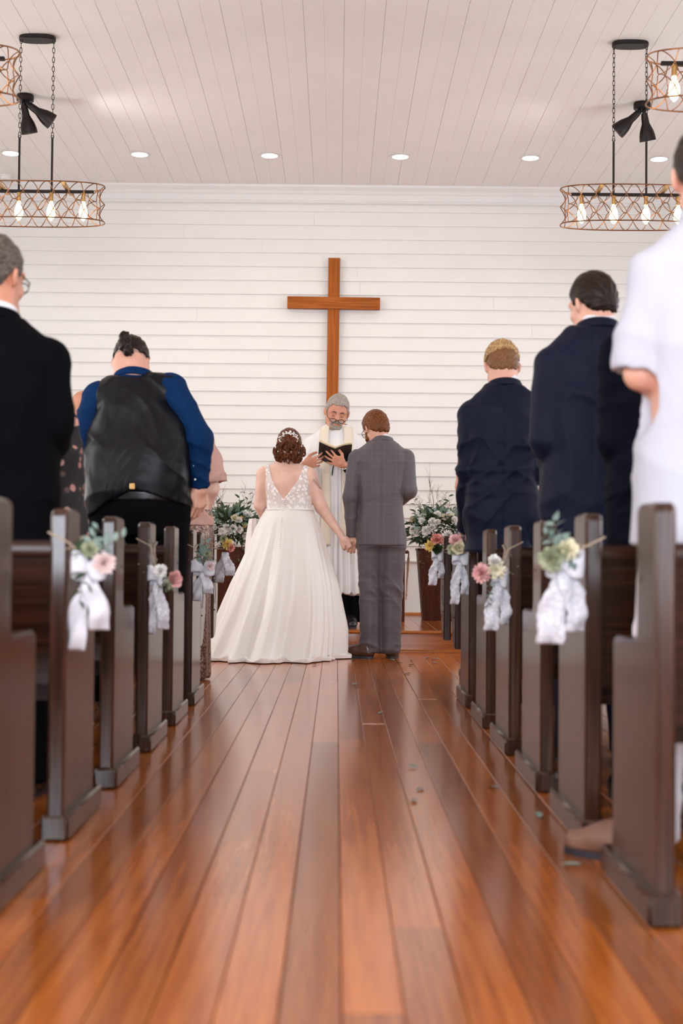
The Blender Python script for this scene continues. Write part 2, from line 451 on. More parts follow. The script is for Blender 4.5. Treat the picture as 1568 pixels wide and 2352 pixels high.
def make_pew_meshes(s, front):
    L = 3.0
    x0 = 0.0; d = {}
    X = lambda a, b: tuple(sorted((s*a, s*b)))
    d['end_panel'] = MB().prism(pew_profile(front), *X(0, PT), 'x', 0.007).mesh('end_panel', True, 40)
    d['outer_panel'] = MB().prism(pew_profile(front), *X(L, L+PT), 'x', 0.007).mesh('end_panel', True, 40)
    if not front:
        d['base_plate'] = MB().box(*X(-0.017, PT+0.012), -0.022, 0.50, 0.0, 0.066, 0.007).mesh('base_plate', True, 40)
        d['outer_plate'] = MB().box(*X(L-0.012, L+PT+0.017), -0.022, 0.50, 0.0, 0.066, 0.007).mesh('base_plate', True, 40)
    a, b = X(PT-0.002, L+0.002)
    d['seat'] = MB().prism([(0.08, 0.415), (0.08, 0.445), (0.46, 0.462), (0.475, 0.45), (0.475, 0.43), (0.46, 0.425)] if not front else
                           [(0.05, 0.415), (0.05, 0.445), (0.36, 0.46), (0.375, 0.45), (0.375, 0.43), (0.36, 0.425)], a, b, 'x').mesh('seat')
    d['backrest'] = MB().prism([(0.045, 0.40), (0.025, 0.745), (0.045, 0.745), (0.068, 0.40)], a, b, 'x').mesh('backrest')
    d['top_rail'] = MB().prism([(0.008, 0.735), (0.004, 0.760), (0.012, 0.776), (0.055, 0.776), (0.062, 0.760), (0.058, 0.735)], a, b, 'x').mesh('top_rail', True, 40)
    d['seat_rail'] = MB().box(a, b, 0.30, 0.325, 0.33, 0.42).mesh('seat_rail')
    d['support'] = MB().prism([(0.05, 0.0), (0.05, 0.42), (0.36, 0.42), (0.30, 0.0)], *X(0.45, 0.49), 'x').mesh('support')
    d['support2'] = MB().prism([(0.05, 0.0), (0.05, 0.42), (0.36, 0.42), (0.30, 0.0)], *X(L-0.49, L-0.45), 'x').mesh('support')
    d['wood_plug'] = MB().lathe([(0.0, 0), (0.005, 0), (0.005, 0.001), (0, 0.001)], 8, (s*-0.0005, 0.13, 0.70), (-s, 0, 0)).mesh('wood_plug')
    return d
ORD = ['rearmost', 'second from the back', 'third from the back', 'fourth from the back', 'fifth from the back', 'sixth from the back', 'second from the front', 'front']
PEW_LABEL = {
 (-1,0): 'dark wooden pew cut off by the left edge of the picture, nearest on the left',
 (-1,1): 'dark wooden pew on the left hung with the white tails and blush pompom',
 (-1,2): 'undecorated dark pew on the left between the blush pompom and the pink rose',
 (-1,3): 'dark wooden pew on the left hung with the green edged pink rose',
 (-1,4): 'undecorated dark pew on the left just beyond the one with the pink rose',
 (-1,5): 'dark wooden pew on the left hung with dark leaves and a white bow',
 (-1,6): 'dark pew on the left with floating end panel, behind the yellow flower',
 (-1,7): 'front left pew with floating end panel, hung with a yellow flower and lace',
 (1,0): 'dark wooden pew nearest on the right, in front of the white shirted man',
 (1,1): 'dark wooden pew on the right hung with green flowers and the largest lace ribbon',
 (1,2): 'undecorated dark wooden pew on the right, between the largest lace ribbon and the pink pompom',
 (1,3): 'dark wooden pew on the right whose end carries a pink pompom and a cream flower',
 (1,4): 'undecorated dark pew on the right just beyond the one with the pink pompom',
 (1,5): 'dark wooden pew on the right whose end the blond man rests his hand on',
 (1,6): 'dark pew on the right with floating end panel, behind the coral flower',
 (1,7): 'front right pew with floating end panel, hung with coral and yellow flowers',
}
for s in (-1, 1):
    full = make_pew_meshes(s, False); frontm = make_pew_meshes(s, True)
    for i, y in enumerate(PEW_Y):
        d = frontm if i >= 6 else full
        fx = s*FACE[s]
        if i >= 6: fx = -0.735 if s < 0 else 0.650
        p = thing('church_pew', PEW_LABEL[(s,i)], 'pew', (fx, y, 0), 0, 'pews along both sides of the aisle')
        for k, me in d.items():
            nm = {'outer_panel':'end_panel', 'outer_plate':'base_plate', 'support2':'support'}.get(k, k)
            mt = M['pew_rail'] if nm in ('seat','backrest','top_rail','seat_rail') else M['pew']
            link(nm, me, M['black_metal'] if nm == 'wood_plug' else mt, p)
        if i >= 6:
            q = MB()
            q.tube([(s*-0.003, 0.05, 0.44), (s*-0.006, 0.05, 0.50), (s*-0.003, 0.05, 0.56)], 0.0016, 6)
            q.lathe([(0,0),(0.005,0),(0.004,0.004),(0,0.005)], 8, (s*-0.0, 0.05, 0.40), (-s,0,0)).lathe([(0,0),(0.005,0),(0.004,0.004),(0,0.005)], 8, (s*-0.0, 0.05, 0.60), (-s,0,0))
            q.obj('staple', M['black_metal'], p)

# ================================================================== CEILING LIGHTS
def lab_row(i): return ['recessed downlight over the far left, beside the left pendant rod', 'recessed downlight second from the left in the ceiling row', 'recessed downlight just left of the middle of the ceiling row',
   'recessed downlight just right of the middle of the ceiling row', 'recessed downlight second from the right in the ceiling row', 'recessed downlight at the far right, beyond the right pendant rods'][i]
for i, px in enumerate((25, 321, 619, 919, 1218, 1513)):
    yy = 357 + 0.009*(px-619)
    P = at(px, yy, 12.6); k = (CEIL_Z-CAM_Z)/(P.z-CAM_Z)
    x, y = P.x*k, P.y*k
    t = thing('recessed_downlight', lab_row(i), 'light', (x, y, CEIL_Z), 0, 'recessed lights in the ceiling')
    MB().lathe([(0.071, -0.0008), (0.088, -0.0008), (0.094, -0.003), (0.092, -0.005), (0.074, -0.006), (0.071, -0.005)], 32, caps=False).obj('trim_ring', M['white_plastic'], t, smooth=True)
    MB().lathe([(0.0, -0.0045), (0.0715, -0.0045), (0.0715, -0.0012), (0.0, -0.0012)], 32).obj('lens', M['lamp_glow'], t)
    l = bpy.data.lights.new('downlight_lamp', 'SPOT'); l.energy = 6; l.spot_size = math.radians(125); l.spot_blend = 0.6; l.color = (1.0,0.93,0.85); l.shadow_soft_size = 0.07
    o = bpy.data.objects.new('downlight_lamp', l); COL.objects.link(o); o.parent = t; o.location = (0,0,-0.02)

def oval(a, b, n, f=None):
    out = []
    T_ = [2*PI*i/2000 for i in range(2001)]
    xy = [(a*math.copysign(abs(math.cos(t))**0.75, math.cos(t)), b*math.copysign(abs(math.sin(t))**0.75, math.sin(t))) for t in T_]
    L_ = [0.0]
    for q in range(2000): L_.append(L_[-1]+math.hypot(xy[q+1][0]-xy[q][0], xy[q+1][1]-xy[q][1]))
    ts = np.interp([L_[-1]*i/n for i in range(n)], L_, T_)
    for i in range(n):
        t = float(ts[i])
        c, s_ = math.cos(t), math.sin(t)
        x = a*math.copysign(abs(c)**0.75, c); y = b*math.copysign(abs(s_)**0.75, s_)
        out.append((x, y, t))
    return out
LINK = MB().tube([(0.008*math.copysign(1, math.cos(t))*abs(math.cos(t))**0.6, 0, 0.019*math.sin(t)) for t in [2*PI*i/14 for i in range(14)]], 0.0022, 6, closed=True).mesh('chain_link', True)
BULB = MB().lathe([(0.011, 0.0), (0.012, -0.012), (0.020, -0.035), (0.028, -0.062), (0.030, -0.082), (0.026, -0.103), (0.016, -0.122), (0.005, -0.134), (0.0, -0.136)], 18).mesh('bulb', True)
SOCK = MB().lathe([(0.0, 0.0), (0.016, 0.0), (0.016, -0.004), (0.014, -0.006), (0.014, -0.05), (0.016, -0.052), (0.016, -0.058), (0.0, -0.058)], 16).mesh('socket', True, 40)
def chandelier(x, y, zt, label):
    """zt is the height of the top ring"""
    t = thing('pendant_chandelier', label, 'chandelier', (x, y, zt), 0, 'oval wire chandeliers')
    H = 0.245; a, b = 0.475, 0.150
    N = 96
    ov = oval(a, b, N)
    MB().tube([(p[0], p[1], 0) for p in ov], 0.0044, 8, closed=True).obj('top_ring', M['bronze'], t, smooth=True)
    MB().tube([(p[0], p[1], -H) for p in ov], 0.0044, 8, closed=True).obj('bottom_ring', M['bronze'], t, smooth=True)
    for tier in (0, 1):
        for ph in (0, 1):
            pts = []
            for i, (px, py, an) in enumerate(oval(a, b, 240)):
                w = math.cos(10*2*PI*i/240 + ph*PI)
                ze = -H/4 - tier*H/2 - w*H/4
                ins = 1 - 0.065*(1-w*w)
                pts.append((px*ins, py*ins, ze))
            MB().tube(pts, 0.0030, 6, closed=True).obj('wave_wire', M['bronze'], t, smooth=True)
    MB().box(-0.40, 0.40, -0.012, 0.012, -0.045, -0.025, 0.003).obj('crossbar', M['black_metal'], t)
    st_ = MB()
    for sx in (-0.22, 0.22): st_.box(sx-0.012, sx+0.012, -b*0.98, b*0.98, -0.026, -0.004)
    st_.obj('strap', M['brass'], t)
    for sx in (-0.33, -0.11, 0.11, 0.33):
        so = link('socket', SOCK, M['brass'], t, (sx, 0, -0.045))
        link('bulb', BULB, M['bulb_glow'], so, (0, 0, -0.056))
        fm = MB()
        for q in range(4): fm.tube([(0.006*math.cos(q*PI/2), 0.006*math.sin(q*PI/2), -0.075), (0.012*math.cos(q*PI/2+0.4), 0.012*math.sin(q*PI/2+0.4), -0.15)], 0.0012, 4)
        fm.obj('filament', M['filament'], so)
    top = CEIL_Z - zt
    for sx in (-0.112, 0.112):
        MB().tube([(sx, 0, -0.03), (sx, 0, 0.33)], 0.0075, 10).obj('rod', M['black_metal'], t, smooth=True)
        MB().tube([(sx+0.010*math.cos(q), 0, 0.341+0.010*math.sin(q)) for q in [2*PI*i/12 for i in range(12)]], 0.002, 6, closed=True).obj('eye_ring', M['black_metal'], t, smooth=True)
        z0, z1 = 0.355, top-0.03
        n_ = max(1, int((z1-z0)/0.031)); st = (z1-z0)/n_
        for k in range(n_+1):
            c = link('chain_link', LINK, M['black_metal'], t, (sx, 0, z0+k*st)); c.rotation_euler = (0, 0, PI/2*(k%2)+0.25)
    cn = MB()
    cs = [(p[0]*0.125/a, p[1]*0.065/b) for p in oval(a, b, 40)]
    cn.prism(cs, top-0.030, top-0.001, 'z', 0.004); cn.obj('canopy', M['black_metal'], t, smooth=True)
    return t
def chand_at(px, py, Y, label):
    P = at(px, py, Y); return chandelier(P.x, Y, P.z, label)
chand_at(81, 428, 9.66, 'oval wire chandelier hanging at the upper left, with rods and chains showing')
chand_at(1446, 436, 9.66, 'oval wire chandelier hanging at the upper right, with rods and chains showing')
chand_at(-165, 118, 7.35, 'nearer oval wire chandelier cut off by the left edge above the left pendant')
chand_at(1693, 132, 7.35, 'nearer oval wire chandelier cut off by the right edge above the right pendant')

def spot_fixture(px, py, Y, dirs, label):
    P = at(px, py, Y); k = (CEIL_Z-CAM_Z)/(P.z-CAM_Z); x, y = P.x*k, P.y*k
    t = thing('twin_spotlight', label, 'spotlight', (x, y, CEIL_Z), 0, 'black twin spotlights')
    MB().lathe([(0.0, -0.001), (0.062, -0.001), (0.066, -0.008), (0.066, -0.045), (0.060, -0.052), (0.0, -0.052)], 28).obj('mount_plate', M['black_metal'], t, smooth=True)
    for (ox, dv) in dirs:
        dv = Vector(dv).normalized(); o0 = Vector((ox, 0, -0.07))
        mb = MB(); mb.lathe([(0,-0.022),(0.012,-0.02),(0.018,0),(0.012,0.02),(0,0.022)], 12, o0); mb.tube([(ox*0.6,0,-0.05), o0], 0.009, 8)
        j = mb.obj('swivel_joint', M['black_metal'], t, smooth=True)
        h = MB().lathe([(0.0, 0.01), (0.022, 0.012), (0.026, 0.03), (0.030, 0.09), (0.036, 0.105), (0.052, 0.145), (0.061, 0.185), (0.064, 0.225), (0.060, 0.225), (0.057, 0.185), (0.0, 0.16)], 26, o0, dv).obj('lamp_head', M['black_metal'], t, smooth=True)
        MB().lathe([(0.0, 0.172), (0.054, 0.185), (0.054, 0.19), (0.0, 0.19)], 20, o0, dv).obj('lens', M['lamp_glow'], h)
        l = bpy.data.lights.new('spot_lamp', 'SPOT'); l.energy = 26 if abs(dv.x) > 0.5 else 20; l.spot_size = math.radians(145); l.spot_blend = 1.0; l.color = (1,0.95,0.88); l.shadow_soft_size = 0.06
        o = bpy.data.objects.new('spot_lamp', l); COL.objects.link(o); o.parent = t; o.location = o0+dv*0.23
        o.rotation_euler = dv.to_track_quat('-Z', 'Y').to_euler()
spot_fixture(58, 218, 10.9, [(-0.012, (0.18, 0.25, -1)), (0.02, (1.0, 0.30, -0.68))], 'black twin spotlight fixed to the ceiling on the left, behind the left chains')
spot_fixture(1474, 236, 11.0, [(-0.02, (-0.85, 0.3, -0.75)), (0.015, (0.20, 0.25, -1))], 'black twin spotlight fixed to the ceiling on the right, behind the right chains')
P = at(12, 403, 13.2); 
sd = thing('smoke_detector', 'small white smoke detector on the ceiling near the left edge', 'smoke detector', (P.x*(CEIL_Z-CAM_Z)/(P.z-CAM_Z), 13.2*(CEIL_Z-CAM_Z)/(P.z-CAM_Z), CEIL_Z))
MB().lathe([(0.0, 0.0), (0.062, 0.0), (0.062, -0.018), (0.0, -0.018)], 28).obj('base', M['white_plastic'], sd, smooth=True)
MB().lathe([(0.0, -0.018), (0.056, -0.018), (0.052, -0.040), (0.030, -0.047), (0.0, -0.048)], 28).obj('cover', M['white_plastic'], sd, smooth=True)
# ================================================================== SCULPTING: distance field -> one continuous mesh
class SDF:
    def __init__(s, lo, hi, res, zlev=None):
        """zlev: list of (z from, z to, step) for finer slices where detail is wanted"""
        r = res if isinstance(res, tuple) else (res, res)
        s.x = np.arange(lo[0], hi[0]+r[0], r[0], dtype=np.float32)
        s.y = np.arange(lo[1], hi[1]+r[0], r[0], dtype=np.float32)
        if zlev:
            s.z = np.concatenate([np.arange(a, b-1e-6, d) for a, b, d in zlev]).astype(np.float32)
        else:
            s.z = np.arange(lo[2], hi[2]+r[1], r[1], dtype=np.float32)
        s.F = np.full((len(s.x), len(s.y), len(s.z)), 0.5, dtype=np.float32)
    def sub(s, lo, hi, m):
        sl = []
        for ax, a, b in zip((s.x, s.y, s.z), lo, hi):
            i = int(np.searchsorted(ax, a-m)); j = int(np.searchsorted(ax, b+m)); sl.append(slice(max(0,i-1), min(len(ax), j+1)))
        P = (s.x[sl[0]][:,None,None], s.y[sl[1]][None,:,None], s.z[sl[2]][None,None,:])
        return tuple(sl), P
    def put(s, sl, d, k, mode='add'):
        a = s.F[sl]
        if a.size == 0: return
        d = np.broadcast_to(d, a.shape)
        if mode == 'sub': d = -d
        if mode == 'add':
            if k > 0:
                h = np.maximum(k-np.abs(a-d), 0)/k; s.F[sl] = np.minimum(a, d)-h*h*k*0.25
            else: s.F[sl] = np.minimum(a, d)
        else:
            if k > 0:
                h = np.maximum(k-np.abs(a-d), 0)/k; s.F[sl] = np.maximum(a, d)+h*h*k*0.25
            else: s.F[sl] = np.maximum(a, d)
    def cone(s, a, b, ra, rb, k=0.02, mode='add'):
        a = np.array(a, dtype=np.float32); b = np.array(b, dtype=np.float32); R = max(ra, rb)
        sl, (X,Y,Z) = s.sub(np.minimum(a,b)-R, np.maximum(a,b)+R, k+0.03)
        d = b-a; L = float(d@d) or 1e-9
        px, py, pz = X-a[0], Y-a[1], Z-a[2]
        t = np.clip((px*d[0]+py*d[1]+pz*d[2])/L, 0, 1)
        s.put(sl, np.sqrt((px-t*d[0])**2+(py-t*d[1])**2+(pz-t*d[2])**2)-(ra+t*(rb-ra)), k, mode); return s
    def chain(s, pts, rs, k=0.02):
        for i in range(len(pts)-1): s.cone(pts[i], pts[i+1], rs[i], rs[i+1], k)
        return s
    def ell(s, c, r, k=0.02, R=None, mode='add'):
        c = np.array(c, dtype=np.float32); m = max(r)
        sl, (X,Y,Z) = s.sub(c-m, c+m, k+0.03)
        px, py, pz = X-c[0], Y-c[1], Z-c[2]
        if R is not None:
            Rt = np.array(R.transposed(), dtype=np.float32)
            px, py, pz = (Rt[0,0]*px+Rt[0,1]*py+Rt[0,2]*pz, Rt[1,0]*px+Rt[1,1]*py+Rt[1,2]*pz, Rt[2,0]*px+Rt[2,1]*py+Rt[2,2]*pz)
        k0 = np.sqrt((px/r[0])**2+(py/r[1])**2+(pz/r[2])**2); k1 = np.sqrt((px/r[0]**2)**2+(py/r[1]**2)**2+(pz/r[2]**2)**2)
        s.put(sl, k0*(k0-1)/np.maximum(k1, 1e-4), k, mode); return s
    def box(s, c, h, r=0.005, k=0.0, R=None, mode='add'):
        c = np.array(c, dtype=np.float32); m = float(np.linalg.norm(h))
        sl, (X,Y,Z) = s.sub(c-m, c+m, k+0.03)
        px, py, pz = X-c[0], Y-c[1], Z-c[2]
        if R is not None:
            Rt = np.array(R.transposed(), dtype=np.float32)
            px, py, pz = (Rt[0,0]*px+Rt[0,1]*py+Rt[0,2]*pz, Rt[1,0]*px+Rt[1,1]*py+Rt[1,2]*pz, Rt[2,0]*px+Rt[2,1]*py+Rt[2,2]*pz)
        qx, qy, qz = np.abs(px)-h[0]+r, np.abs(py)-h[1]+r, np.abs(pz)-h[2]+r
        d = np.sqrt(np.maximum(qx,0)**2+np.maximum(qy,0)**2+np.maximum(qz,0)**2)+np.minimum(np.maximum(np.maximum(qx,qy),qz),0)-r
        s.put(sl, d, k, mode); return s
    def loft(s, secs, k=0.02, n=2.3, off=0.0, zlo=None, zhi=None):
        """stack of rounded cross-sections (z, cx, cy, rx, ry), smoothly interpolated"""
        A = np.array(secs, dtype=np.float32)
        zlo = A[0,0] if zlo is None else zlo; zhi = A[-1,0] if zhi is None else zhi
        m = float(max(A[:,3].max(), A[:,4].max()))+off
        cx0, cx1 = A[:,1].min()-m, A[:,1].max()+m; cy0, cy1 = A[:,2].min()-m, A[:,2].max()+m
        sl, (X,Y,Z) = s.sub((cx0,cy0,zlo), (cx1,cy1,zhi), k+0.03)
        zz = Z[0,0,:]
        dense = np.linspace(A[0,0], A[-1,0], 160)
        def itp(j):
            v = np.interp(dense, A[:,0], A[:,j]); w = np.hanning(17); w /= w.sum()
            vp = np.concatenate([np.full(8, v[0]), v, np.full(8, v[-1])]); sm = np.convolve(vp, w, 'valid')
            return np.interp(zz, dense, sm).astype(np.float32)[None,None,:]
        cx, cy, rx, ry = itp(1), itp(2), itp(3)+off, itp(4)+off
        q = ((np.abs(X-cx)/rx)**n+(np.abs(Y-cy)/ry)**n)**(1.0/n)
        d = (q-1)*np.minimum(rx, ry)
        d = np.maximum(d, np.maximum(zlo-Z, Z-zhi))
        s.put(sl, d, k); return s
    def plane(s, p, nrm, k=0.0):
        """cut away the side the normal points to"""
        X, Y, Z = s.x[:,None,None], s.y[None,:,None], s.z[None,None,:]
        d = (X-p[0])*nrm[0]+(Y-p[1])*nrm[1]+(Z-p[2])*nrm[2]
        s.put((slice(None),)*3, d, k, 'int'); return s
    def field(s, fn, mode='int', k=0.0):
        X, Y, Z = s.x[:,None,None], s.y[None,:,None], s.z[None,None,:]
        s.put((slice(None),)*3, fn(X, Y, Z), k, mode); return s
    def mesh(s, smooth=2):
        F = s.F; S = F < 0
        S[0] = S[-1] = False; S[:,0] = S[:,-1] = False; S[:,:,0] = S[:,:,-1] = False
        F = np.where(S, F, np.abs(F)+1e-6)
        nx, ny, nz = F.shape
        c = np.zeros((nx-1, ny-1, nz-1), dtype=np.uint8)
        for a in (0,1):
            for b in (0,1):
                for d in (0,1): c += S[a:nx-1+a, b:ny-1+b, d:nz-1+d]
        mixed = (c > 0) & (c < 8)
        I, J, K = np.nonzero(mixed)
        acc = np.zeros((len(I),3), dtype=np.float32); cnt = np.zeros(len(I), dtype=np.float32)
        corners = [(a,b,d) for a in (0,1) for b in (0,1) for d in (0,1)]
        for p in corners:
            for ax in range(3):
                if p[ax]: continue
                q = list(p); q[ax] = 1
                fa = F[I+p[0], J+p[1], K+p[2]]; fb = F[I+q[0], J+q[1], K+q[2]]
                cr = (fa < 0) != (fb < 0)
                t = np.where(cr, fa/np.where(cr, fa-fb, 1), 0)
                xa, ya, za = s.x[I+p[0]], s.y[J+p[1]], s.z[K+p[2]]
                xb, yb, zb = s.x[I+q[0]], s.y[J+q[1]], s.z[K+q[2]]
                acc[:,0] += cr*(xa+t*(xb-xa)); acc[:,1] += cr*(ya+t*(yb-ya)); acc[:,2] += cr*(za+t*(zb-za)); cnt += cr
        V = acc/np.maximum(cnt,1)[:,None]
        vid = np.full(mixed.shape, -1, dtype=np.int32); vid[I,J,K] = np.arange(len(I))
        Fs = []
        for ax in range(3):
            A = S[:-1] if ax == 0 else (S[:,:-1] if ax == 1 else S[:,:,:-1])
            B = S[1:] if ax == 0 else (S[:,1:] if ax == 1 else S[:,:,1:])
            i, j, k_ = np.nonzero(A != B)
            inside = A[i,j,k_]
            if ax == 0: q = [vid[i,j-1,k_-1], vid[i,j,k_-1], vid[i,j,k_], vid[i,j-1,k_]]
            elif ax == 1: q = [vid[i-1,j,k_-1], vid[i-1,j,k_], vid[i,j,k_], vid[i,j,k_-1]]
            else: q = [vid[i-1,j-1,k_], vid[i,j-1,k_], vid[i,j,k_], vid[i-1,j,k_]]
            Q = np.stack(q, 1); Q[~inside] = Q[~inside][:, ::-1]
            Fs.append(Q)
        Q = np.concatenate(Fs); Q = Q[(Q >= 0).all(1)]
        for _ in range(smooth):
            sm = np.zeros_like(V); ct = np.zeros(len(V), dtype=np.float32)
            for e in range(4):
                a, b = Q[:,e], Q[:,(e+1)%4]
                for ax in range(3): sm[:,ax] += np.bincount(a, V[b,ax], len(V)).astype(np.float32)
                ct += np.bincount(a, minlength=len(V))
                for ax in range(3): sm[:,ax] += np.bincount(b, V[a,ax], len(V)).astype(np.float32)
                ct += np.bincount(b, minlength=len(V))
            V = V*0.45+0.55*sm/np.maximum(ct,1)[:,None]
        return V, Q

def vnormals(V, Q):
    n = np.cross(V[Q[:,2]]-V[Q[:,0]], V[Q[:,3]]-V[Q[:,1]])
    N = np.zeros_like(V)
    for e in range(4):
        for ax in range(3): N[:,ax] += np.bincount(Q[:,e], n[:,ax], len(V))
    return N/np.maximum(np.linalg.norm(N, axis=1), 1e-12)[:,None]
def join_vf(parts):
    Vs, Qs, n = [], [], 0
    for V, Q in parts: Vs.append(V); Qs.append(Q+n); n += len(V)
    return np.concatenate(Vs), np.concatenate(Qs)
def folds(V, Q, amp, seed=0, dirs=None, freq=22, mask=None):
    """soft cloth creases: warped waves pushed out along the normals"""
    r = np.random.default_rng(seed); N = vnormals(V, Q)
    w = np.zeros(len(V), dtype=np.float32)
    warp = 0.06*np.sin(V @ r.normal(0, 6, 3)+1.0)+0.05*np.sin(V @ r.normal(0, 9, 3)+r.uniform(0, 6))
    for i in range(4):
        d = np.array(dirs[i % len(dirs)], dtype=np.float32) if dirs else r.normal(0, 1, 3)
        d = d/np.linalg.norm(d)+r.normal(0, 0.12, 3)
        ph = (V @ d+warp*r.uniform(0.5, 1.2))*freq*r.uniform(0.6, 1.5)+r.uniform(0, 6)
        env = 0.5+0.5*np.sin(V @ r.normal(0, 5, 3)+r.uniform(0, 6))
        w += (1-np.abs(np.sin(ph)))**2*env
    w = (w-w.mean())*amp
    if mask is not None: w = w*mask(V)
    return V+N*w[:,None]

def vec(*a): return Vector(a)

def hand_sdf(wrist, fwd, back, thumb, size=1.0, curl=0.5, curls=None, spread=0.10, thumb_out=0.6, rw=0.024, forearm=None, res=0.0032):
    """five-fingered hand. fwd: wrist to knuckles, back: normal of the back of the hand, thumb: sideways to the thumb"""
    f = Vector(fwd).normalized(); b = Vector(back); b = (b-f*b.dot(f)).normalized(); t = Vector(thumb); t = (t-f*t.dot(f)-b*t.dot(b)).normalized()
    w = Vector(wrist); S = size
    lo = w-Vector((0.21,)*3)*S; hi = w+Vector((0.21,)*3)*S
    ex = w+f*0.10*S
    lo = ex-Vector((0.13,)*3)*S; hi = ex+Vector((0.13,)*3)*S
    g = SDF(lo, hi, res)
    fa = Vector(forearm).normalized() if forearm else f
    g.cone(w-fa*0.035, w+f*0.02*S, rw, rw*0.95, 0.01)
    # palm
    kn = []
    for i in range(4):
        o = (0.030-0.0205*i)*S
        kn.append(w+f*(0.088-0.004*abs(i-1.0)-(0.006 if i == 3 else 0))*S+t*o)
        g.cone(w+f*0.018*S+t*o*0.62, kn[i], 0.0135*S, 0.0108*S, 0.014)
    g.cone(w+f*0.02*S+t*0.02*S-b*0.006*S, w+f*0.055*S+t*0.030*S-b*0.008*S, 0.015*S, 0.012*S, 0.014)
    Ls = [(0.042,0.026,0.020), (0.046,0.029,0.021), (0.043,0.027,0.020), (0.034,0.020,0.018)]
    Rs = [0.0088, 0.0090, 0.0085, 0.0076]
    nails = []
    for i in range(4):
        c = (curls[i] if curls else curl+0.06*i)
        ang = 0.15+c*0.75; p = kn[i]
        d0 = (f+t*spread*(1.2-0.85*i)).normalized()
        for j, L in enumerate(Ls[i]):
            d = (d0*math.cos(ang)-b*math.sin(ang)).normalized()
            q = p+d*L*S
            g.cone(p, q, Rs[i]*S*(1-0.07*j), Rs[i]*S*(0.93-0.09*j), 0.003)
            p = q; ang += c*(1.15 if j == 0 else 0.8)
    p = w+f*0.026*S+t*0.024*S-b*0.006*S
    d = (f*0.62+t*thumb_out-b*0.35).normalized(); q = p+d*0.044*S; g.cone(p, q, 0.0145*S, 0.0112*S, 0.010)
    d = (f*0.85+t*thumb_out*0.35-b*0.32).normalized(); r_ = q+d*0.033*S; g.cone(q, r_, 0.0110*S, 0.0098*S, 0.004)
    d = (f*0.95+t*thumb_out*0.05-b*0.25).normalized(); e = r_+d*0.025*S; g.cone(r_, e, 0.0098*S, 0.0078*S, 0.003)
    return g.mesh(1)

def head_R(bow, yaw, roll=0.0):
    return Matrix.Rotation(math.radians(yaw), 3, 'Z') @ Matrix.Rotation(-math.radians(bow), 3, 'X') @ Matrix.Rotation(math.radians(roll), 3, 'Y')

def add_head(g, c, R, hs=1.0, neck=None, neck_r=0.056, face=True, jaw=1.0):
    c = Vector(c); T = lambda x, y, z: c+R @ (Vector((x,y,z))*hs)
    g.ell(T(0,-0.010,0.022), (0.076*hs,0.097*hs,0.100*hs), 0.01, R)
    g.ell(T(0,0.022,-0.035), (0.062*hs*jaw,0.074*hs,0.078*hs), 0.035, R)
    g.cone(T(-0.026*jaw,0.066,-0.094), T(0.026*jaw,0.066,-0.094), 0.020*hs, 0.020*hs, 0.035)
    g.cone(T(-0.052*jaw,0.012,-0.062), T(-0.024,0.07,-0.092), 0.018*hs, 0.016*hs, 0.03)
    g.cone(T(0.052*jaw,0.012,-0.062), T(0.024,0.07,-0.092), 0.018*hs, 0.016*hs, 0.03)
    for s_ in (-1,1):
        g.ell(T(s_*0.085,-0.010,-0.012), (0.0095*hs,0.020*hs,0.031*hs), 0.006, R @ Matrix.Rotation(s_*0.50,3,'Z') @ Matrix.Rotation(0.18,3,'X'))
        g.ell(T(s_*0.095,-0.003,-0.010), (0.006*hs,0.010*hs,0.018*hs), 0.004, R, 'sub')
    if face:
        g.cone(T(-0.045,0.078,0.026), T(0.045,0.078,0.026), 0.013*hs, 0.013*hs, 0.018)        # brow
        for s_ in (-1,1):
            g.ell(T(s_*0.031,0.098,0.004), (0.019*hs,0.014*hs,0.012*hs), 0.008, R, 'sub')
            g.ell(T(s_*0.031,0.078,0.003), (0.014*hs,0.0125*hs,0.0125*hs), 0.003, R)          # lids closed over the eyes
            g.ell(T(s_*0.043,0.066,-0.030), (0.020*hs,0.020*hs,0.018*hs), 0.02, R)             # cheeks
        g.cone(T(0,0.090,0.012), T(0,0.110,-0.026), 0.009*hs, 0.0125*hs, 0.010)                # nose
        for s_ in (-1,1): g.ell(T(s_*0.012,0.100,-0.030), (0.009*hs,0.010*hs,0.008*hs), 0.006, R)
        g.ell(T(0,0.088,-0.058), (0.024*hs,0.012*hs,0.007*hs), 0.006, R)
        g.ell(T(0,0.086,-0.069), (0.021*hs,0.012*hs,0.007*hs), 0.006, R)
    if neck is not None:
        g.cone(neck, T(0,-0.028,-0.045), neck_r*1.08, neck_r, 0.03)
        g.cone(Vector(neck)+Vector((0,0.02,0)), T(0,0.012,-0.075), neck_r*0.95, neck_r*0.8, 0.03)

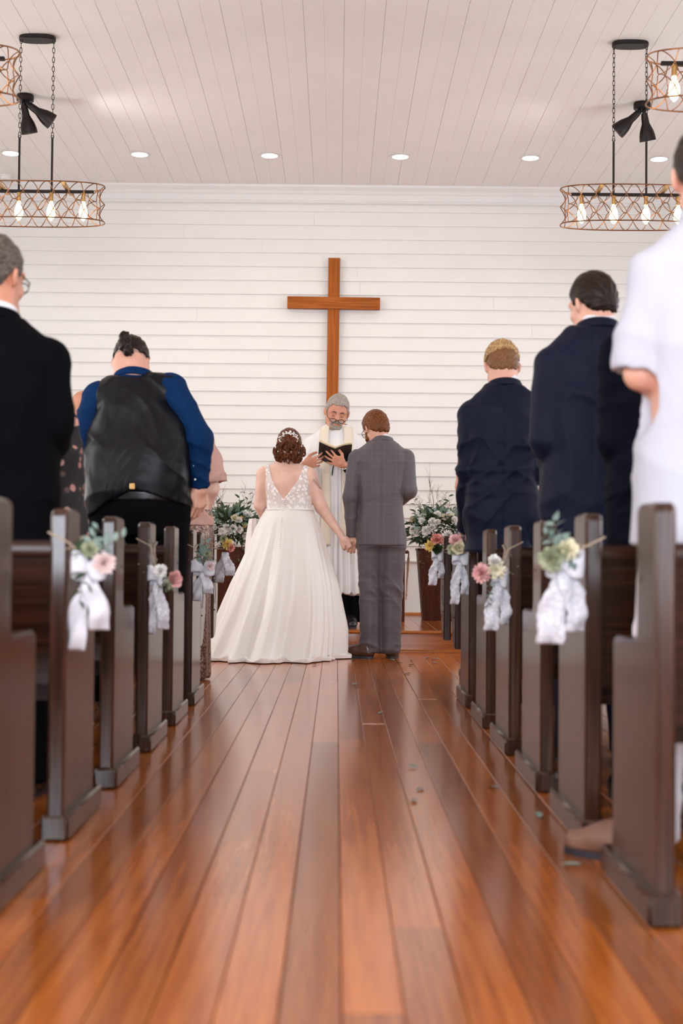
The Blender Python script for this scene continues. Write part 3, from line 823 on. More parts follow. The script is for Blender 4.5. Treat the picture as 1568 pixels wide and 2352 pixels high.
def hair_cap(c, R, hs=1.0, line=None, thick=0.012, res=0.0042, seed=1, amp=0.0025, extra=None, freq=150, side_cut=None):
    """line: list of (y, z) hairline in head coordinates, hair is kept above it"""
    c = Vector(c); ex = 0.16*hs+thick+0.02
    g = SDF(c-Vector((ex,)*3), c+Vector((ex,)*3), res)
    T = lambda x, y, z: c+R @ (Vector((x,y,z))*hs)
    t = thick/hs
    g.ell(T(0,-0.012,0.024), ((0.077+t)*hs,(0.099+t)*hs,(0.101+t)*hs), 0.01, R)
    g.ell(T(0,-0.030,-0.020), ((0.070+t*0.7)*hs,(0.072+t*0.7)*hs,(0.080)*hs), 0.02, R)
    if extra: extra(g, T)
    Rt = np.array(R.transposed()); ly = [p[0] for p in line]; lz = [p[1] for p in line]
    def cut(X, Y, Z):
        px, py, pz = X-c.x, Y-c.y, Z-c.z
        y = (Rt[1,0]*px+Rt[1,1]*py+Rt[1,2]*pz)/hs; z = (Rt[2,0]*px+Rt[2,1]*py+Rt[2,2]*pz)/hs; x = (Rt[0,0]*px+Rt[0,1]*py+Rt[0,2]*pz)/hs
        zl = np.interp(y, ly, lz)
        zl = zl+0.004*np.sin(x*170+1.3)+0.003*np.sin(x*310)
        if side_cut is not None: zl = np.maximum(zl, side_cut(x, y))
        return (zl-z)*0.7*hs
    g.field(cut, 'int', 0.010)
    V, Q = g.mesh(1)
    r = np.random.default_rng(seed); N = vnormals(V, Q)
    L = (V-np.array(c)) @ np.array(R)
    ang = np.arctan2(L[:,0], L[:,2]+0.05)
    w = np.sin(ang*freq*0.12+6*np.sin(L[:,1]*22+1))*0.5+np.sin(ang*freq*0.31+L[:,1]*60)*0.35+np.sin(L @ r.normal(0,60,3))*0.4
    return V+N*(w*amp)[:,None], Q
HAIRLINE = [(-0.12,-0.078), (-0.075,-0.070), (-0.045,-0.045), (-0.026,0.000), (-0.008,0.008), (0.000,-0.015), (0.022,-0.010), (0.032,0.020), (0.06,0.062), (0.095,0.074), (0.12,0.08)]

def m_skin(name, col, tone=0.12):
    m, nt, bs = new_mat(name)
    v = coords(nt, rnd=False)
    f = noise(nt, v, 14, 4)
    a = (col[0]*0.9, col[1]*0.82, col[2]*0.8); b = (min(1,col[0]*1.05), col[1]*1.07, col[2]*1.08)
    nt.links.new(ramp(nt, f, [(0.3, a), (0.7, b)]), bs.inputs['Base Color'])
    setp(bs, rough=0.48, sss=0.12, spec=0.4); bs.inputs['Subsurface Radius'].default_value = (0.012, 0.004, 0.002)
    bump(nt, bs, noise(nt, v, 300, 2), 0.06, 0.002)
    return m
def m_hair(name, dark, light, scale=(130,14,130), rough=0.42):
    m, nt, bs = new_mat(name)
    v = coords(nt, scale, rnd=False)
    f = noise(nt, v, 1.0, 3, 0.5, 0.5)
    nt.links.new(ramp(nt, f, [(0.3, dark), (0.52, tuple((a+b)/2 for a, b in zip(dark, light))), (0.72, light)]), bs.inputs['Base Color'])
    setp(bs, rough=rough, spec=0.16); bump(nt, bs, f, 0.22, 0.003)
    return m
M['skin_bride'] = m_skin('skin_fair', (0.78,0.51,0.41))
M['skin'] = m_skin('skin_pale', (0.66,0.36,0.26))
M['skin_ruddy'] = m_skin('skin_ruddy', (0.58,0.27,0.17))
M['hair_black'] = m_hair('hair_black_brown', (0.005,0.003,0.002), (0.030,0.015,0.011))
M['hair_auburn'] = m_hair('hair_auburn', (0.022,0.006,0.003), (0.21,0.068,0.022), (110,110,40), 0.33)
M['hair_ginger'] = m_hair('hair_ginger', (0.050,0.014,0.005), (0.25,0.085,0.025))
M['hair_blond'] = m_hair('hair_blond', (0.13,0.055,0.02), (0.62,0.40,0.17))
M['hair_blond_side'] = m_hair('hair_blond_short', (0.10,0.04,0.018), (0.25,0.12,0.05), (200,60,200))
M['hair_grey'] = m_hair('hair_grey', (0.20,0.155,0.125), (0.46,0.41,0.365))
M['hair_dgrey'] = m_hair('hair_dark_grey', (0.03,0.022,0.018), (0.16,0.13,0.11))
M['stubble'] = m_hair('shaved_stubble', (0.34,0.21,0.17), (0.50,0.32,0.26), (300,300,300), 0.7)
M['black_wool'] = m_cloth('black_wool', (0.0015,0.0014,0.002), (0.003,0.0026,0.0045), rough=0.9, sheen=0.0)
M['navy_wool'] = m_cloth('navy_wool', (0.0016,0.0030,0.012), (0.0032,0.0060,0.022), rough=0.6, sheen=0.02, spec=0.14)
M['navy_coat'] = m_cloth('dark_navy_wool', (0.0015,0.002,0.006), (0.003,0.004,0.010), rough=0.75, sheen=0.0)
M['black_trouser'] = m_cloth('black_trouser', (0.0015,0.0015,0.0025), (0.003,0.003,0.0045), rough=0.85, sheen=0.0)
M['blue_shirt'] = m_cloth('royal_blue_cotton', (0.0025,0.017,0.065), (0.004,0.028,0.095), rough=0.7, fold=0.35, fscale=9)
M['white_shirt'] = m_cloth('white_shirt_cotton', (0.44,0.45,0.52), (0.50,0.51,0.57), rough=0.85, fold=0.35, fscale=6)
M['white_collar'] = m_cloth('white_collar', (0.68,0.68,0.71), (0.74,0.74,0.77), rough=0.8)
M['vest_back'], _nt, _bs = new_mat('black_satin')
_v = coords(_nt, (1,1,0.6), rnd=False); _bs.inputs['Base Color'].default_value = (0.003,0.003,0.005,1)
setp(_bs, rough=0.40, spec=0.20); _n = noise(_nt, _v, 5, 2, 0.45, 1.2); bump(_nt, _bs, _n, 0.6, 0.04)
M['surplice'] = m_cloth('white_surplice', (0.74,0.725,0.73), (0.82,0.80,0.80), rough=0.9)
M['stole'] = m_cloth('cream_stole', (0.72,0.63,0.50), (0.80,0.72,0.60), rough=0.7)
M['satin'] = m_cloth('ivory_satin', (0.85,0.81,0.77), (0.875,0.835,0.80), rough=0.42, wscale=60, sheen=0.2, spec=0.5)
M['chiffon'] = m_cloth('blush_chiffon', (0.50,0.30,0.25), (0.58,0.37,0.31), rough=0.85)
M['oak_leather'] = m_plain('brown_leather', (0.075,0.028,0.014), 0.28, 25, 0.25, spec=0.6)
M['black_leather'] = m_plain('black_leather', (0.010,0.009,0.010), 0.3, 25, 0.2, spec=0.6)
M['tan_leather'] = m_plain('worn_brown_leather', (0.16,0.075,0.045), 0.45, 25, 0.2)
M['sole'] = m_plain('dark_sole', (0.02,0.02,0.028), 0.5, 25, 0.2)
M['glasses'] = m_plain('black_frame', (0.008,0.007,0.007), 0.25, 50, 0.1)
# grey windowpane check
def m_check(name, a, b, line):
    m, nt, bs = new_mat(name)
    v = coords(nt, rnd=False)
    f = noise(nt, v, 500, 2)
    base = ramp(nt, f, [(0.35, a), (0.65, b)])
    tot = None
    for d, sc in (('X', 22.0), ('Z', 22.0), ('X', 100.0), ('Z', 100.0)):
        w = nt.nodes.new('ShaderNodeTexWave'); w.wave_type = 'BANDS'; w.bands_direction = d; w.wave_profile = 'SIN'
        w.inputs['Scale'].default_value = sc/6.283*2; w.inputs['Distortion'].default_value = 0.0
        nt.links.new(v, w.inputs['Vector'])
        p = nt.nodes.new('ShaderNodeMath'); p.operation = 'POWER'; p.inputs[1].default_value = 10.0 if sc < 60 else 3.0
        nt.links.new(w.outputs['Fac'], p.inputs[0])
        q = nt.nodes.new('ShaderNodeMath'); q.operation = 'MULTIPLY'; q.inputs[1].default_value = 0.10 if sc < 60 else 0.10
        nt.links.new(p.outputs[0], q.inputs[0])
        if tot is None: tot = q.outputs[0]
        else:
            ad = nt.nodes.new('ShaderNodeMath'); ad.operation = 'ADD'; nt.links.new(tot, ad.inputs[0]); nt.links.new(q.outputs[0], ad.inputs[1]); tot = ad.outputs[0]
    mx = nt.nodes.new('ShaderNodeMix'); mx.data_type = 'RGBA'
    nt.links.new(tot, mx.inputs[0]); nt.links.new(base, mx.inputs[6]); mx.inputs[7].default_value = (*line, 1)
    nt.links.new(mx.outputs[2], bs.inputs['Base Color']); setp(bs, rough=0.55, sheen=0.1, spec=0.4)
    return m
M['grey_check'] = m_check('grey_check_wool', (0.055,0.045,0.049), (0.098,0.083,0.089), (0.19,0.165,0.18))
# lace: dense floral thread work with gaps
def m_lace(name, col, thr=0.46, base_alpha=0.35, scale=38):
    m, nt, bs = new_mat(name)
    v = coords(nt, rnd=True)
    vo = nt.nodes.new('ShaderNodeTexVoronoi'); vo.inputs['Scale'].default_value = scale; nt.links.new(v, vo.inputs['Vector'])
    f = noise(nt, v, scale*1.1, 3, 0.6, 2.5)
    ad = nt.nodes.new('ShaderNodeMath'); ad.operation = 'ADD'; nt.links.new(vo.outputs['Distance'], ad.inputs[0]); nt.links.new(f, ad.inputs[1])
    r = ramp(nt, ad.outputs[0], [(thr+0.42, (1,1,1)), (thr+0.50, (base_alpha,)*3)])
    nt.links.new(r, bs.inputs['Alpha']); bs.inputs['Base Color'].default_value = (*col, 1)
    setp(bs, rough=0.8, spec=0.2); bump(nt, bs, ad.outputs[0], 0.2, 0.004)
    return m
M['dress_lace'] = m_lace('dress_lace', (0.93,0.88,0.85), 0.47, 0.62, 34)
M['ribbon_lace'] = m_lace('ribbon_lace', (0.66,0.66,0.71), 0.50, 0.80, 75)

def body_secs(s, sw, g=1.0, belly=0.0, lean=0.0, cx=0.0):
    S = [(.80,.15,.105), (.93,.172,.122), (1.08,.155,.112+belly*.5), (1.20,.165,.118+belly), (1.30,.175,.118), (1.40,sw*.95,.100), (1.47,sw*.62,.078), (1.53,.062,.062)]
    return [(z*s, cx, lean*max(0, z-1.0), (rx*g if z < 1.35 else rx), ry*(g if z < 1.35 else 1)) for z, rx, ry in S]

def collar(name, mat, parent, c, rx, ry, h, th, tilt=0.0, n=40, open_front=0.0, flare=1.06, yaw=0.0, low=0.0):
    """a standing band around the neck; tilt leans it forward"""
    rows = []
    R = Matrix.Rotation(yaw, 3, 'Z') @ Matrix.Rotation(-tilt, 3, 'X')
    V, F = [], []
    prof = [(flare, 0.0), (1.0, h), (1.0-th/rx*0.5, h+0.002), (1.0-th/rx, h), (flare-th/rx, 0.0)]
    for i in range(n):
        a = 2*PI*i/n; m = max(0.0, math.sin(a))
        for k, (f, z) in enumerate(prof):
            V.append(Vector(c)+R @ Vector((rx*f*math.cos(a), ry*f*math.sin(a), z*(1-open_front*m**2)-low*m)))
    p = len(prof)
    for i in range(n):
        j = (i+1) % n
        for k in range(p): F.append((i*p+k, j*p+k, j*p+(k+1)%p, i*p+(k+1)%p))
    return link(name, np_mesh(name, V, F), mat, parent)

def shoe(name, mat, parent, heel, direction, L=0.29, w=0.052, res=0.006, sole=True):
    d = Vector((direction[0], direction[1], 0)).normalized(); n = Vector((-d.y, d.x, 0)); h = Vector(heel)
    g = SDF(h+Vector((-0.36,-0.36,-0.01)), h+Vector((0.36,0.36,0.14)), res)
    P = lambda a, b, z: h+d*a+n*b+Vector((0,0,z))
    g.cone(P(0.045,0,0.045), P(0.05,0,0.085), 0.040, 0.040, 0.02)
    g.cone(P(0.05,0,0.045), P(L-0.12,0.002,0.042), 0.040, 0.042, 0.03)
    g.cone(P(L-0.14,0.004,0.038), P(L-0.045,0.002,0.028), w*0.92, w*0.66, 0.03)
    g.cone(P(0.07,0,0.085), P(0.13,0,0.055), 0.040, 0.036, 0.03)
    g.plane(P(0,0,0.014), (0,0,-1), 0.004); g.plane(P(0,0,0.118), (0,0,1), 0.004)
    V, Q = g.mesh(1)
    o = link(name, np_mesh(name, V, Q), mat, parent)
    if sole:
        mb = MB(); pts = []
        for i in range(28):
            a = 2*PI*i/28; ca, sa = math.cos(a), math.sin(a)
            hw = 0.040 if ca < 0 else 0.047
            pts.append(((L/2+ca*L*0.475), sa*hw*(1-0.12*max(0,ca))))
        V2 = []
        for z in (0.0, 0.016): V2 += [P(a, b, z) for a, b in pts]
        mb.add(V2, [tuple(range(27,-1,-1)), tuple(range(28,56))]+[(i,(i+1)%28,28+(i+1)%28,28+i) for i in range(28)])
        mb.obj('shoe_sole', M['sole'], o)
    return o

def trousers(parent, mat, hips, s=1.0, foot=((-0.10,0.0),(0.10,0.0)), g=1.0, waist=1.04, res=0.009, amp=0.005, seed=3, hem_r=0.072, hem_z=0.045, knee_r=0.072, th_r=0.098, cx=0.0, name='trousers', crease=False, hipg=None):
    hipg = hipg or g
    G = SDF((-0.38,-0.26,0.0), (0.38,0.26,waist*s+0.03), (res, res))
    G.loft([(0.78*s,cx,0,0.165*g,0.118*g), (0.90*s,cx,0,0.178*hipg,0.140*hipg), (waist*s,cx*0.5,0,0.165*hipg,0.134*hipg)], 0.04)
    for (fx, fy), sx in zip(foot, (-1,1)):
        a = (cx+sx*0.088*g, 0, 0.86*s); b = ((cx+sx*0.090*g+fx)/2, 0.012+fy*0.5, 0.50*s); c = (fx, fy, hem_z+hem_r*0.2)
        G.cone(a, b, th_r*g, knee_r*g, 0.035); G.cone(b, c, knee_r*g, hem_r, 0.02)
    G.plane((0,0,hem_z), (0,0,-1), 0.003)
    V, Q = G.mesh(2)
    V = folds(V, Q, amp, seed, [(0.3,0,1),(-0.3,0,1),(0.8,0.2,0.6)], 26, lambda v: 0.35+1.3*np.clip(1-np.abs(v[:,2]-0.10)/0.16, 0, 1)+0.9*np.clip(1-np.abs(v[:,2]-0.48*s)/0.12, 0, 1))
    return link(name, np_mesh(name, V, Q), mat, parent)

def add_arms(G, sh, el, wr, rs, k=0.025):
    G.cone(sh, el, rs[0], rs[1], k); G.cone(el, wr, rs[1], rs[2], k*0.6)

def body(parent, mat, secs, neck, head_c, R, hs, arms, hands, legs=True, s=1.0, res=0.0075, zres=None, skin_r=(0.046,0.038,0.026), face=True, neck_r=0.056, jaw=1.0, top=None, legx=0.095, shoulders_r=0.055, feet=((-0.1,0),(0.1,0)), hipx=0.0):
    """arms: list of (shoulder, elbow, wrist); hands: list of dicts for hand_sdf or None"""
    top = (head_c[2]+0.16*hs) if top is None else top
    z0 = 0.03
    lv = [(z0, 0.85*s, 0.018), (0.85*s, neck[2]-0.10, 0.010), (neck[2]-0.10, top, 0.0048)] if zres is None else zres
    G = SDF((-0.52,-0.30,0), (0.52,0.42,top), (0.0062, 0.006), lv)
    bs_ = [((z, cx+(hipx if z < 1.0 else hipx*.4 if z < 1.12 else 0), cy, rx*(0.86 if z < 1.0 else 1), ry*(0.86 if z < 1.0 else 1)) if legs else (z,cx,cy,rx,ry)) for z,cx,cy,rx,ry in secs]
    G.loft(bs_, 0.03, zlo=(0.88*s if legs else None))
    for (sh, el, wr) in arms:
        G.cone((np.sign(sh[0])*0.05, secs[-2][2], secs[-2][0]-0.01), sh, 0.05, shoulders_r, 0.04)
        add_arms(G, sh, el, wr, skin_r)
    add_head(G, head_c, R, hs, neck, neck_r, face, jaw)
    if legs:
        for sx, (fx, fy) in zip((-1,1), feet):
            a = (hipx+sx*0.080,0,0.86*s); kn_ = ((hipx+sx*0.09+fx)/2, 0.012+fy*.5, 0.50*s)
            G.cone(a, kn_, 0.075, 0.052, 0.03); G.cone(kn_, (fx,fy,0.09), 0.050, 0.036, 0.02); G.cone((fx,fy,0.06), (fx,fy+0.10,0.05), 0.034, 0.028, 0.02)
        for sx in ():
            G.cone((sx*0.085,0,0.86*s), (sx*legx,0.01,0.50*s), 0.085, 0.056, 0.03); G.cone((sx*legx,0.01,0.50*s), (sx*legx,0,0.09), 0.054, 0.038, 0.02)
            G.cone((sx*legx,0,0.06), (sx*legx,0.12,0.05), 0.035, 0.03, 0.02)
    parts = [G.mesh(2)]
    for (sh, el, wr), h in zip(arms, hands):
        if h is None: continue
        h = dict(h); h.setdefault('forearm', Vector(wr)-Vector(el)); h.setdefault('rw', skin_r[2])
        parts.append(hand_sdf(wr, **h))
    V, Q = join_vf(parts)
    o = link('body', np_mesh('body', V, Q), mat, parent)
    return o

def jacket(parent, mat, secs, arms, hem, off=0.022, neck_z=None, sleeve=(0.070,0.060,0.044), pad=0.060, amp=0.004, seed=2, res=0.0072, name='jacket', vents=None, hem_flare=0.0, sleeve_cut=True, freq=20, padk=0.035, tops=None, seam=True):
    S = [list(q) for q in secs if q[0] > hem+0.02 or q[0] > 0.9]
    S = [q for q in S if q[0] > hem+0.03]
    b = secs[1]
    S = [[hem-0.01, b[1], b[2], b[3]+hem_flare, b[4]+hem_flare]]+S
    zt = S[-1][0]-0.005
    xs = [a[j][0] for a in arms for j in range(3)]; ys = [a[j][1] for a in arms for j in range(3)]
    mx = max(q[3] for q in S)+0.06
    G = SDF((min(min(xs)-0.10,-mx), min(-0.26, min(ys)-0.1), hem-0.4), (max(max(xs)+0.10,mx), max(0.26, max(ys)+0.1), zt+0.06), (res, res))
    G.loft(S, 0.0, 2.5, off, hem, zt)
    for (sh, el, wr) in arms:
        G.cone((np.sign(sh[0])*0.045, secs[-2][2], secs[-2][0]+0.012), sh, 0.045, pad, padk)
        wr2 = Vector(el).lerp(Vector(wr), 0.96)
        A = SDF((0,0,0),(0,0,0),1) if False else None
        G.cone(sh, el, sleeve[0], sleeve[1], 0.004); G.cone(el, wr2, sleeve[1], sleeve[2], 0.012)
        if sleeve_cut:
            d = (Vector(wr)-Vector(el)).normalized(); e = Vector(wr)
            # flat cuff: carve a disc past the wrist
            G.cone(e+d*(sleeve[2]*1.35), e+d*(sleeve[2]*1.36), sleeve[2]*1.32, sleeve[2]*1.32, 0.004, 'sub')
    for v in (vents or []):
        G.box(v, (0.004, 0.03, 0.08), 0.002, 0.004, None, 'sub')
    V, Q = G.mesh(2)
    V = folds(V, Q, amp, seed, [(0.9,0.1,0.5),(-0.9,0.1,0.5),(0.5,0,0.9),(0.2,0,1)], freq)
    if seam:
        m = (V[:,1] < 0) & (V[:,2] < zt-0.02)
        V[:,1] += np.where(m, 0.0045*np.exp(-((V[:,0]-S[2][1])/0.006)**2), 0).astype(np.float32)
    return link(name, np_mesh(name, V, Q), mat, parent)

def glasses_on(parent, c, R, hs, drop=0.0, rx=0.024, rz=0.018, fy=0.104, mat=None, round_=False):
    T = lambda x, y, z: Vector(c)+R @ (Vector((x,y,z))*hs)
    mb = MB()
    for s_ in (-1,1):
        mb.tube([T(s_*0.031+rx*math.cos(a), fy, -0.004-drop+rz*math.sin(a)) for a in [2*PI*i/20 for i in range(20)]], 0.0022*hs, 6, closed=True)
        mb.tube([T(s_*(0.031+rx), fy, 0.0-drop), T(s_*0.072, fy-0.02, 0.004-drop*0.8), T(s_*0.083, 0.0, 0.012), T(s_*0.083, -0.02, -0.004)], 0.0022*hs, 6)
    mb.tube([T(-0.031+rx, fy, 0.0-drop), T(0, fy+0.006, 0.005-drop), T(0.031-rx, fy, 0.0-drop)], 0.002*hs, 6)
    o = mb.obj('glasses', mat or M['glasses'], parent, smooth=True, angle=60)
    g = MB()
    for s_ in (-1,1):
        g.add([T(s_*0.031+rx*math.cos(a), fy, -0.004-drop+rz*math.sin(a)) for a in [2*PI*i/20 for i in range(20)]], [tuple(range(20))])
    g.obj('lens', M['glass'], o)
    return o
# ================================================================== PEOPLE
class Frame:
    """turns a point seen in the photograph at a person's own distance into that person's local coordinates"""
    def __init__(s, px, Y, z0=0.0, flip=False):
        p = at(px, 1270, Y); s.o = Vector((p.x, Y, z0)); s.flip = flip; s.Y = Y
    def __call__(s, px, py, dy=0.0):
        w = at(px, py, s.Y+(-dy if s.flip else dy))-s.o
        return Vector((-w.x, -w.y, w.z)) if s.flip else w
def dirv(*a): return Vector(a)
DOWN_R = dict(fwd=(-0.05,0.05,-1), back=(0.9,-0.35,0), thumb=(0.3,0.9,0), curl=0.45)
def clasp(sx): return dict(fwd=(-sx*0.75,0.45,-0.35), back=(0.1*sx,0.9,0.3), thumb=(0,-0.2,1), curl=0.5)

# ------------------------------------------------------------------ bride
f = Frame(655, 10.2)
bride = thing('person', 'bride in a long ivory gown with open lace back, holding the hand beside her', 'person', f.o)
HC = f(664, 1026, 0.055); HR = head_R(30, -4)
secs = [(.80,.01,0,.17,.13), (.95,.02,0,.185,.15), (1.04,.028,0,.158,.125), (1.14,.022,0,.155,.122), (1.24,.012,.0,.158,.118), (1.315,.004,.012,.150,.098), (1.362,0,.030,.112,.076), (1.415,.004,.045,.060,.058)]
shL, elL, wrL = f(608,1090,0.015), f(597,1160,0.01), f(606,1196,0.13)
shR, elR, wrR = f(708,1092,0.015), f(738,1166,0.0), f(786,1234,0.0)
hands = [dict(fwd=(0.5,0.55,-0.3), back=(-0.3,0.6,0.6), thumb=(0.3,-0.2,0.9), curl=0.5, size=0.9),
         dict(fwd=(0.44,0.04,-0.9), back=(-0.25,-0.95,-0.1), thumb=(0.9,-0.2,0.4), curl=0.85, size=0.95, spread=0.05, res=0.003)]
body(bride, M['skin_bride'], secs, Vector((0.004,0.040,1.40)), HC, HR, 0.93, [(shL,elL,wrL),(shR,elR,wrR)], hands, True, 0.95, skin_r=(0.060,0.044,0.025),
     zres=[(0.03,0.9,0.02),(0.9,1.70,0.0055)], neck_r=0.050, shoulders_r=0.052)
# bodice: lace, deep V at the back
G = SDF((-0.25,-0.22,0.98), (0.27,0.22,1.46), (0.0042,0.0042))
G.loft(secs, 0.0, 2.3, 0.008, 1.02, 1.41)
for sh in (shL, shR):
    e = Vector((np.sign(sh.x)*0.05, 0.012, 1.352)).lerp(sh, 0.80)
    G.cone((np.sign(sh.x)*0.05, secs[-2][2], secs[-2][0]-0.01), e, 0.058, 0.060, 0.03)
def vcut(X, Y, Z):
    w = (Z-1.128)/(1.36-1.128)*0.118
    w = w+0.020*np.sin(np.clip((Z-1.128)/0.24, 0, 1)*PI)
    back = (w-np.abs(X+0.012+(Z-1.13)*-0.06))*0.8
    front = np.minimum(Z-1.25, 0.115-np.abs(X))*0.9
    return np.where(Y < 0.035, back, front)
G.field(vcut); G.field(lambda X,Y,Z: (np.abs(X-0.003)-(0.166-0.0*Z)))
V, Q = G.mesh(1)
bod = link('bodice', np_mesh('bodice', V, Q), M['dress_lace'], bride)
# satin lining over the lower bodice
G = SDF((-0.25,-0.22,0.98), (0.27,0.22,1.30), (0.006,0.006))
G.loft(secs, 0.0, 2.3, 0.0055, 1.02, 1.24)
G.field(lambda X,Y,Z: np.where(Y < 0.03, (((Z-1.085)/(1.15-1.085))*0.155-np.abs(X+0.01))*0.6, Z-1.23)); V, Q = G.mesh(1)
link('lining', np_mesh('lining', V, Q), M['satin'], bride)
# skirt with train
NR, NCc = 84, 300
th = np.linspace(0, 2*PI, NCc, endpoint=False)
rowsV = []
for i in range(NR):
    t = i/(NR-1)
    q = min(1.0, t/0.93)                      # last rows puddle on the floor
    z = 1.055*(1-q)
    cxr = 0.024-0.034*q-0.075*q**3
    rx = np.interp(q, [0, .04, .13, .27, .5, .8, 1], [.172, .195, .238, .285, .375, .460, .495])
    rb = np.interp(q, [0, .06, .2, .5, .8, 1], [.140, .172, .22, .34, .47, .60]); rf = np.interp(q, [0, .1, .5, 1], [.128, .16, .24, .34])
    c, s_ = np.cos(th), np.sin(th)
    ry = np.where(s_ < 0, rb, rf)
    left = np.clip(-c, 0, 1)*np.clip(-s_+0.3, 0, 1)
    A = 0.115*min(1, q*1.35)**1.0
    rg = lambda n_, p_: 1-2*np.abs(np.sin(0.5*(n_*th+p_)))**0.75
    fo = A*(0.50*rg(8,0.6+0.5*q)+0.42*rg(13,2.1-0.5*q)+0.30*rg(19,1.0+0.9*q)+0.10*np.cos(31*th+q))
    fo = fo-0.05*min(1,q)*np.exp(-((np.mod(th-4.35+0.05*q, 2*PI))/0.10)**2)
    k = 1+fo+0.13*left*q**2
    pud = 0.0
    if t > 0.93:
        u = (t-0.93)/0.07
        k = k*(1+0.055*math.sin(u*PI*0.62)+0.02*u*np.cos(13*th+1)+0.014*u*np.cos(31*th))
        z = 0.030*math.sin(PI*u)*(1+0.6*np.cos(9*th+0.7)*u+0.4*np.cos(23*th))+0.006
        z = np.maximum(0.004, z)
    elif q > 0.9:
        z = max(z, 0.006)
    rowsV.append(np.stack([cxr+rx*c*k, ry*s_*k, np.broadcast_to(z, th.shape)], 1))
V = np.concatenate(rowsV).astype(np.float32)
I = np.arange(NCc); J = (I+1) % NCc
Q = np.concatenate([np.stack([r*NCc+I, (r+1)*NCc+I, (r+1)*NCc+J, r*NCc+J], 1) for r in range(NR-1)])
skirt = link('skirt', np_mesh('skirt', V, Q), M['satin'], bride)
G = SDF((-0.2,-0.2,1.03), (0.24,0.2,1.08), (0.006,0.003)); G.loft([(1.050,.028,0,.160,.127),(1.064,.026,0,.158,.125)], 0, 2.3, 0.016); V, Q = G.mesh(1)
link('waistband', np_mesh('waistband', V, Q), M['satin'], bride)
# gathered fold of the train over her left arm side
pts = []
fv = [f(571,1190,0.2), f(563,1240,0.24), f(560,1290,0.22), f(562,1335,0.16), f(570,1400,0.1)]
ev = [f(590,1188,0.2), f(592,1235,0.2), f(590,1290,0.16), f(590,1340,0.1), f(600,1400,0.05)]
Vv, Ff = [], []
for i in range(5):
    for j in range(9):
        u = j/8; p = fv[i].lerp(ev[i], u); p.y -= 0.05*math.sin(u*PI)+0.012*math.cos(u*14); Vv.append(p)
for i in range(4):
    for j in range(8): Ff.append((i*9+j, (i+1)*9+j, (i+1)*9+j+1, i*9+j+1))
fo = link('skirt_fold', np_mesh('skirt_fold', Vv, Ff), M['satin'], bride)
md = fo.modifiers.new('thickness', 'SOLIDIFY'); md.thickness = 0.004; md = fo.modifiers.new('smooth', 'SUBSURF'); md.levels = md.render_levels = 2
# buttons down the back
BUT = MB().lathe([(0.0,-0.003),(0.0042,-0.002),(0.0052,0.0),(0.0042,0.003),(0.0,0.0042)], 10, (0,0,0), (0,-1,0.05)).mesh('button', True)
for i in range(26):
    z = 1.118-i*0.0108*1.25
    y = -(np.interp(z, [0.75,0.85,0.95,1.03,1.12], [.272,.232,.196,.142,.130]))
    link('button', BUT, M['satin'], bride, (-0.016-0.012*(i/25), y, z))
# hair: smooth crown, pinned curls at the nape
line = [(-0.13,-0.085),(-0.06,-0.08),(-0.02,-0.07),(0.02,-0.04),(0.05,0.03),(0.095,0.07),(0.13,0.07)]
V, Q = hair_cap(HC, HR, 0.95, line, 0.017, 0.0045, 3, 0.0022, freq=150)
bh = link('hair', np_mesh('hair', V, Q), M['hair_auburn'], bride)
mb = MB(); r = random.Random(5)
cc = f(664, 1037, 0.0)
for i in range(86):
    a = r.uniform(-PI*0.98, PI*0.02); e = r.uniform(-0.95, 0.75)
    if e > 0.35 and r.random() < 0.5: continue
    rad = (0.108, 0.085, 0.082)
    p0 = cc+Vector((rad[0]*math.cos(a)*math.cos(e), rad[1]*math.sin(a)*math.cos(e), rad[2]*math.sin(e)))
    n_ = (p0-cc).normalized(); tdir = n_.cross(Vector((r.uniform(-.4,.4), r.uniform(-.4,.4), 1))).normalized(); w_ = n_.cross(tdir)
    R0 = r.uniform(0.012, 0.024); pit = r.uniform(0.012, 0.032); pts = []; rr = []
    turns = r.uniform(1.0, 1.9); ph = r.uniform(0, 6)
    for k in range(22):
        u = k/21; an = ph+turns*2*PI*u; R1 = R0*(1-0.45*u)
        pts.append(p0+n_*(R1*math.cos(an)*0.55)+w_*(R1*math.sin(an))+tdir*(pit*(u-0.5)*2)+Vector((0,0,-0.012*u)))
        rr.append(0.0062*math.sin(PI*min(1, u*0.9+0.1))**0.5+0.001)
    for off in (-1, 0, 1):
        mb.tube([p_+w_*(0.0040*off)+n_*(0.0022*math.cos(k_*0.9+off*2.1)) for k_, p_ in enumerate(pts)], [x_*0.58 for x_ in rr], 6)
mb.obj('curls', M['hair_auburn'], bh, smooth=True, angle=80)
# hair vine of white blossoms
M['pearl'] = m_plain('pearl_white', (0.85,0.83,0.80), 0.25, 50)
hv = MB(); r = random.Random(11)
pts = []
for i in range(15):
    u = i/14; px = 641+44*u; py = 1012-19*math.sin(PI*u)**0.8
    p = f(px, py, -0.075-0.025*math.sin(PI*u)); pts.append(p)
hv.tube(pts, 0.0012, 5)
vine = hv.obj('hair_vine', M['pearl'], bride, smooth=True)
LEAFLET = MB().add([(0,0,0),(0.0045,0.001,0.007),(0,0.002,0.016),(-0.0045,0.001,0.007)], [(0,1,2,3)]).lathe([(0,0),(0.002,0.001),(0.0024,0.003),(0,0.005)], 6).mesh('petal')
for i in range(46):
    p = pts[r.randrange(15)]+Vector((r.uniform(-.006,.006), r.uniform(-.016,-.006), r.uniform(-.012,.014)))
    o = link('petal', LEAFLET, M['pearl'], vine, p); o.rotation_euler = (r.uniform(-.7,.7), r.uniform(-2,2), r.uniform(-1,1))
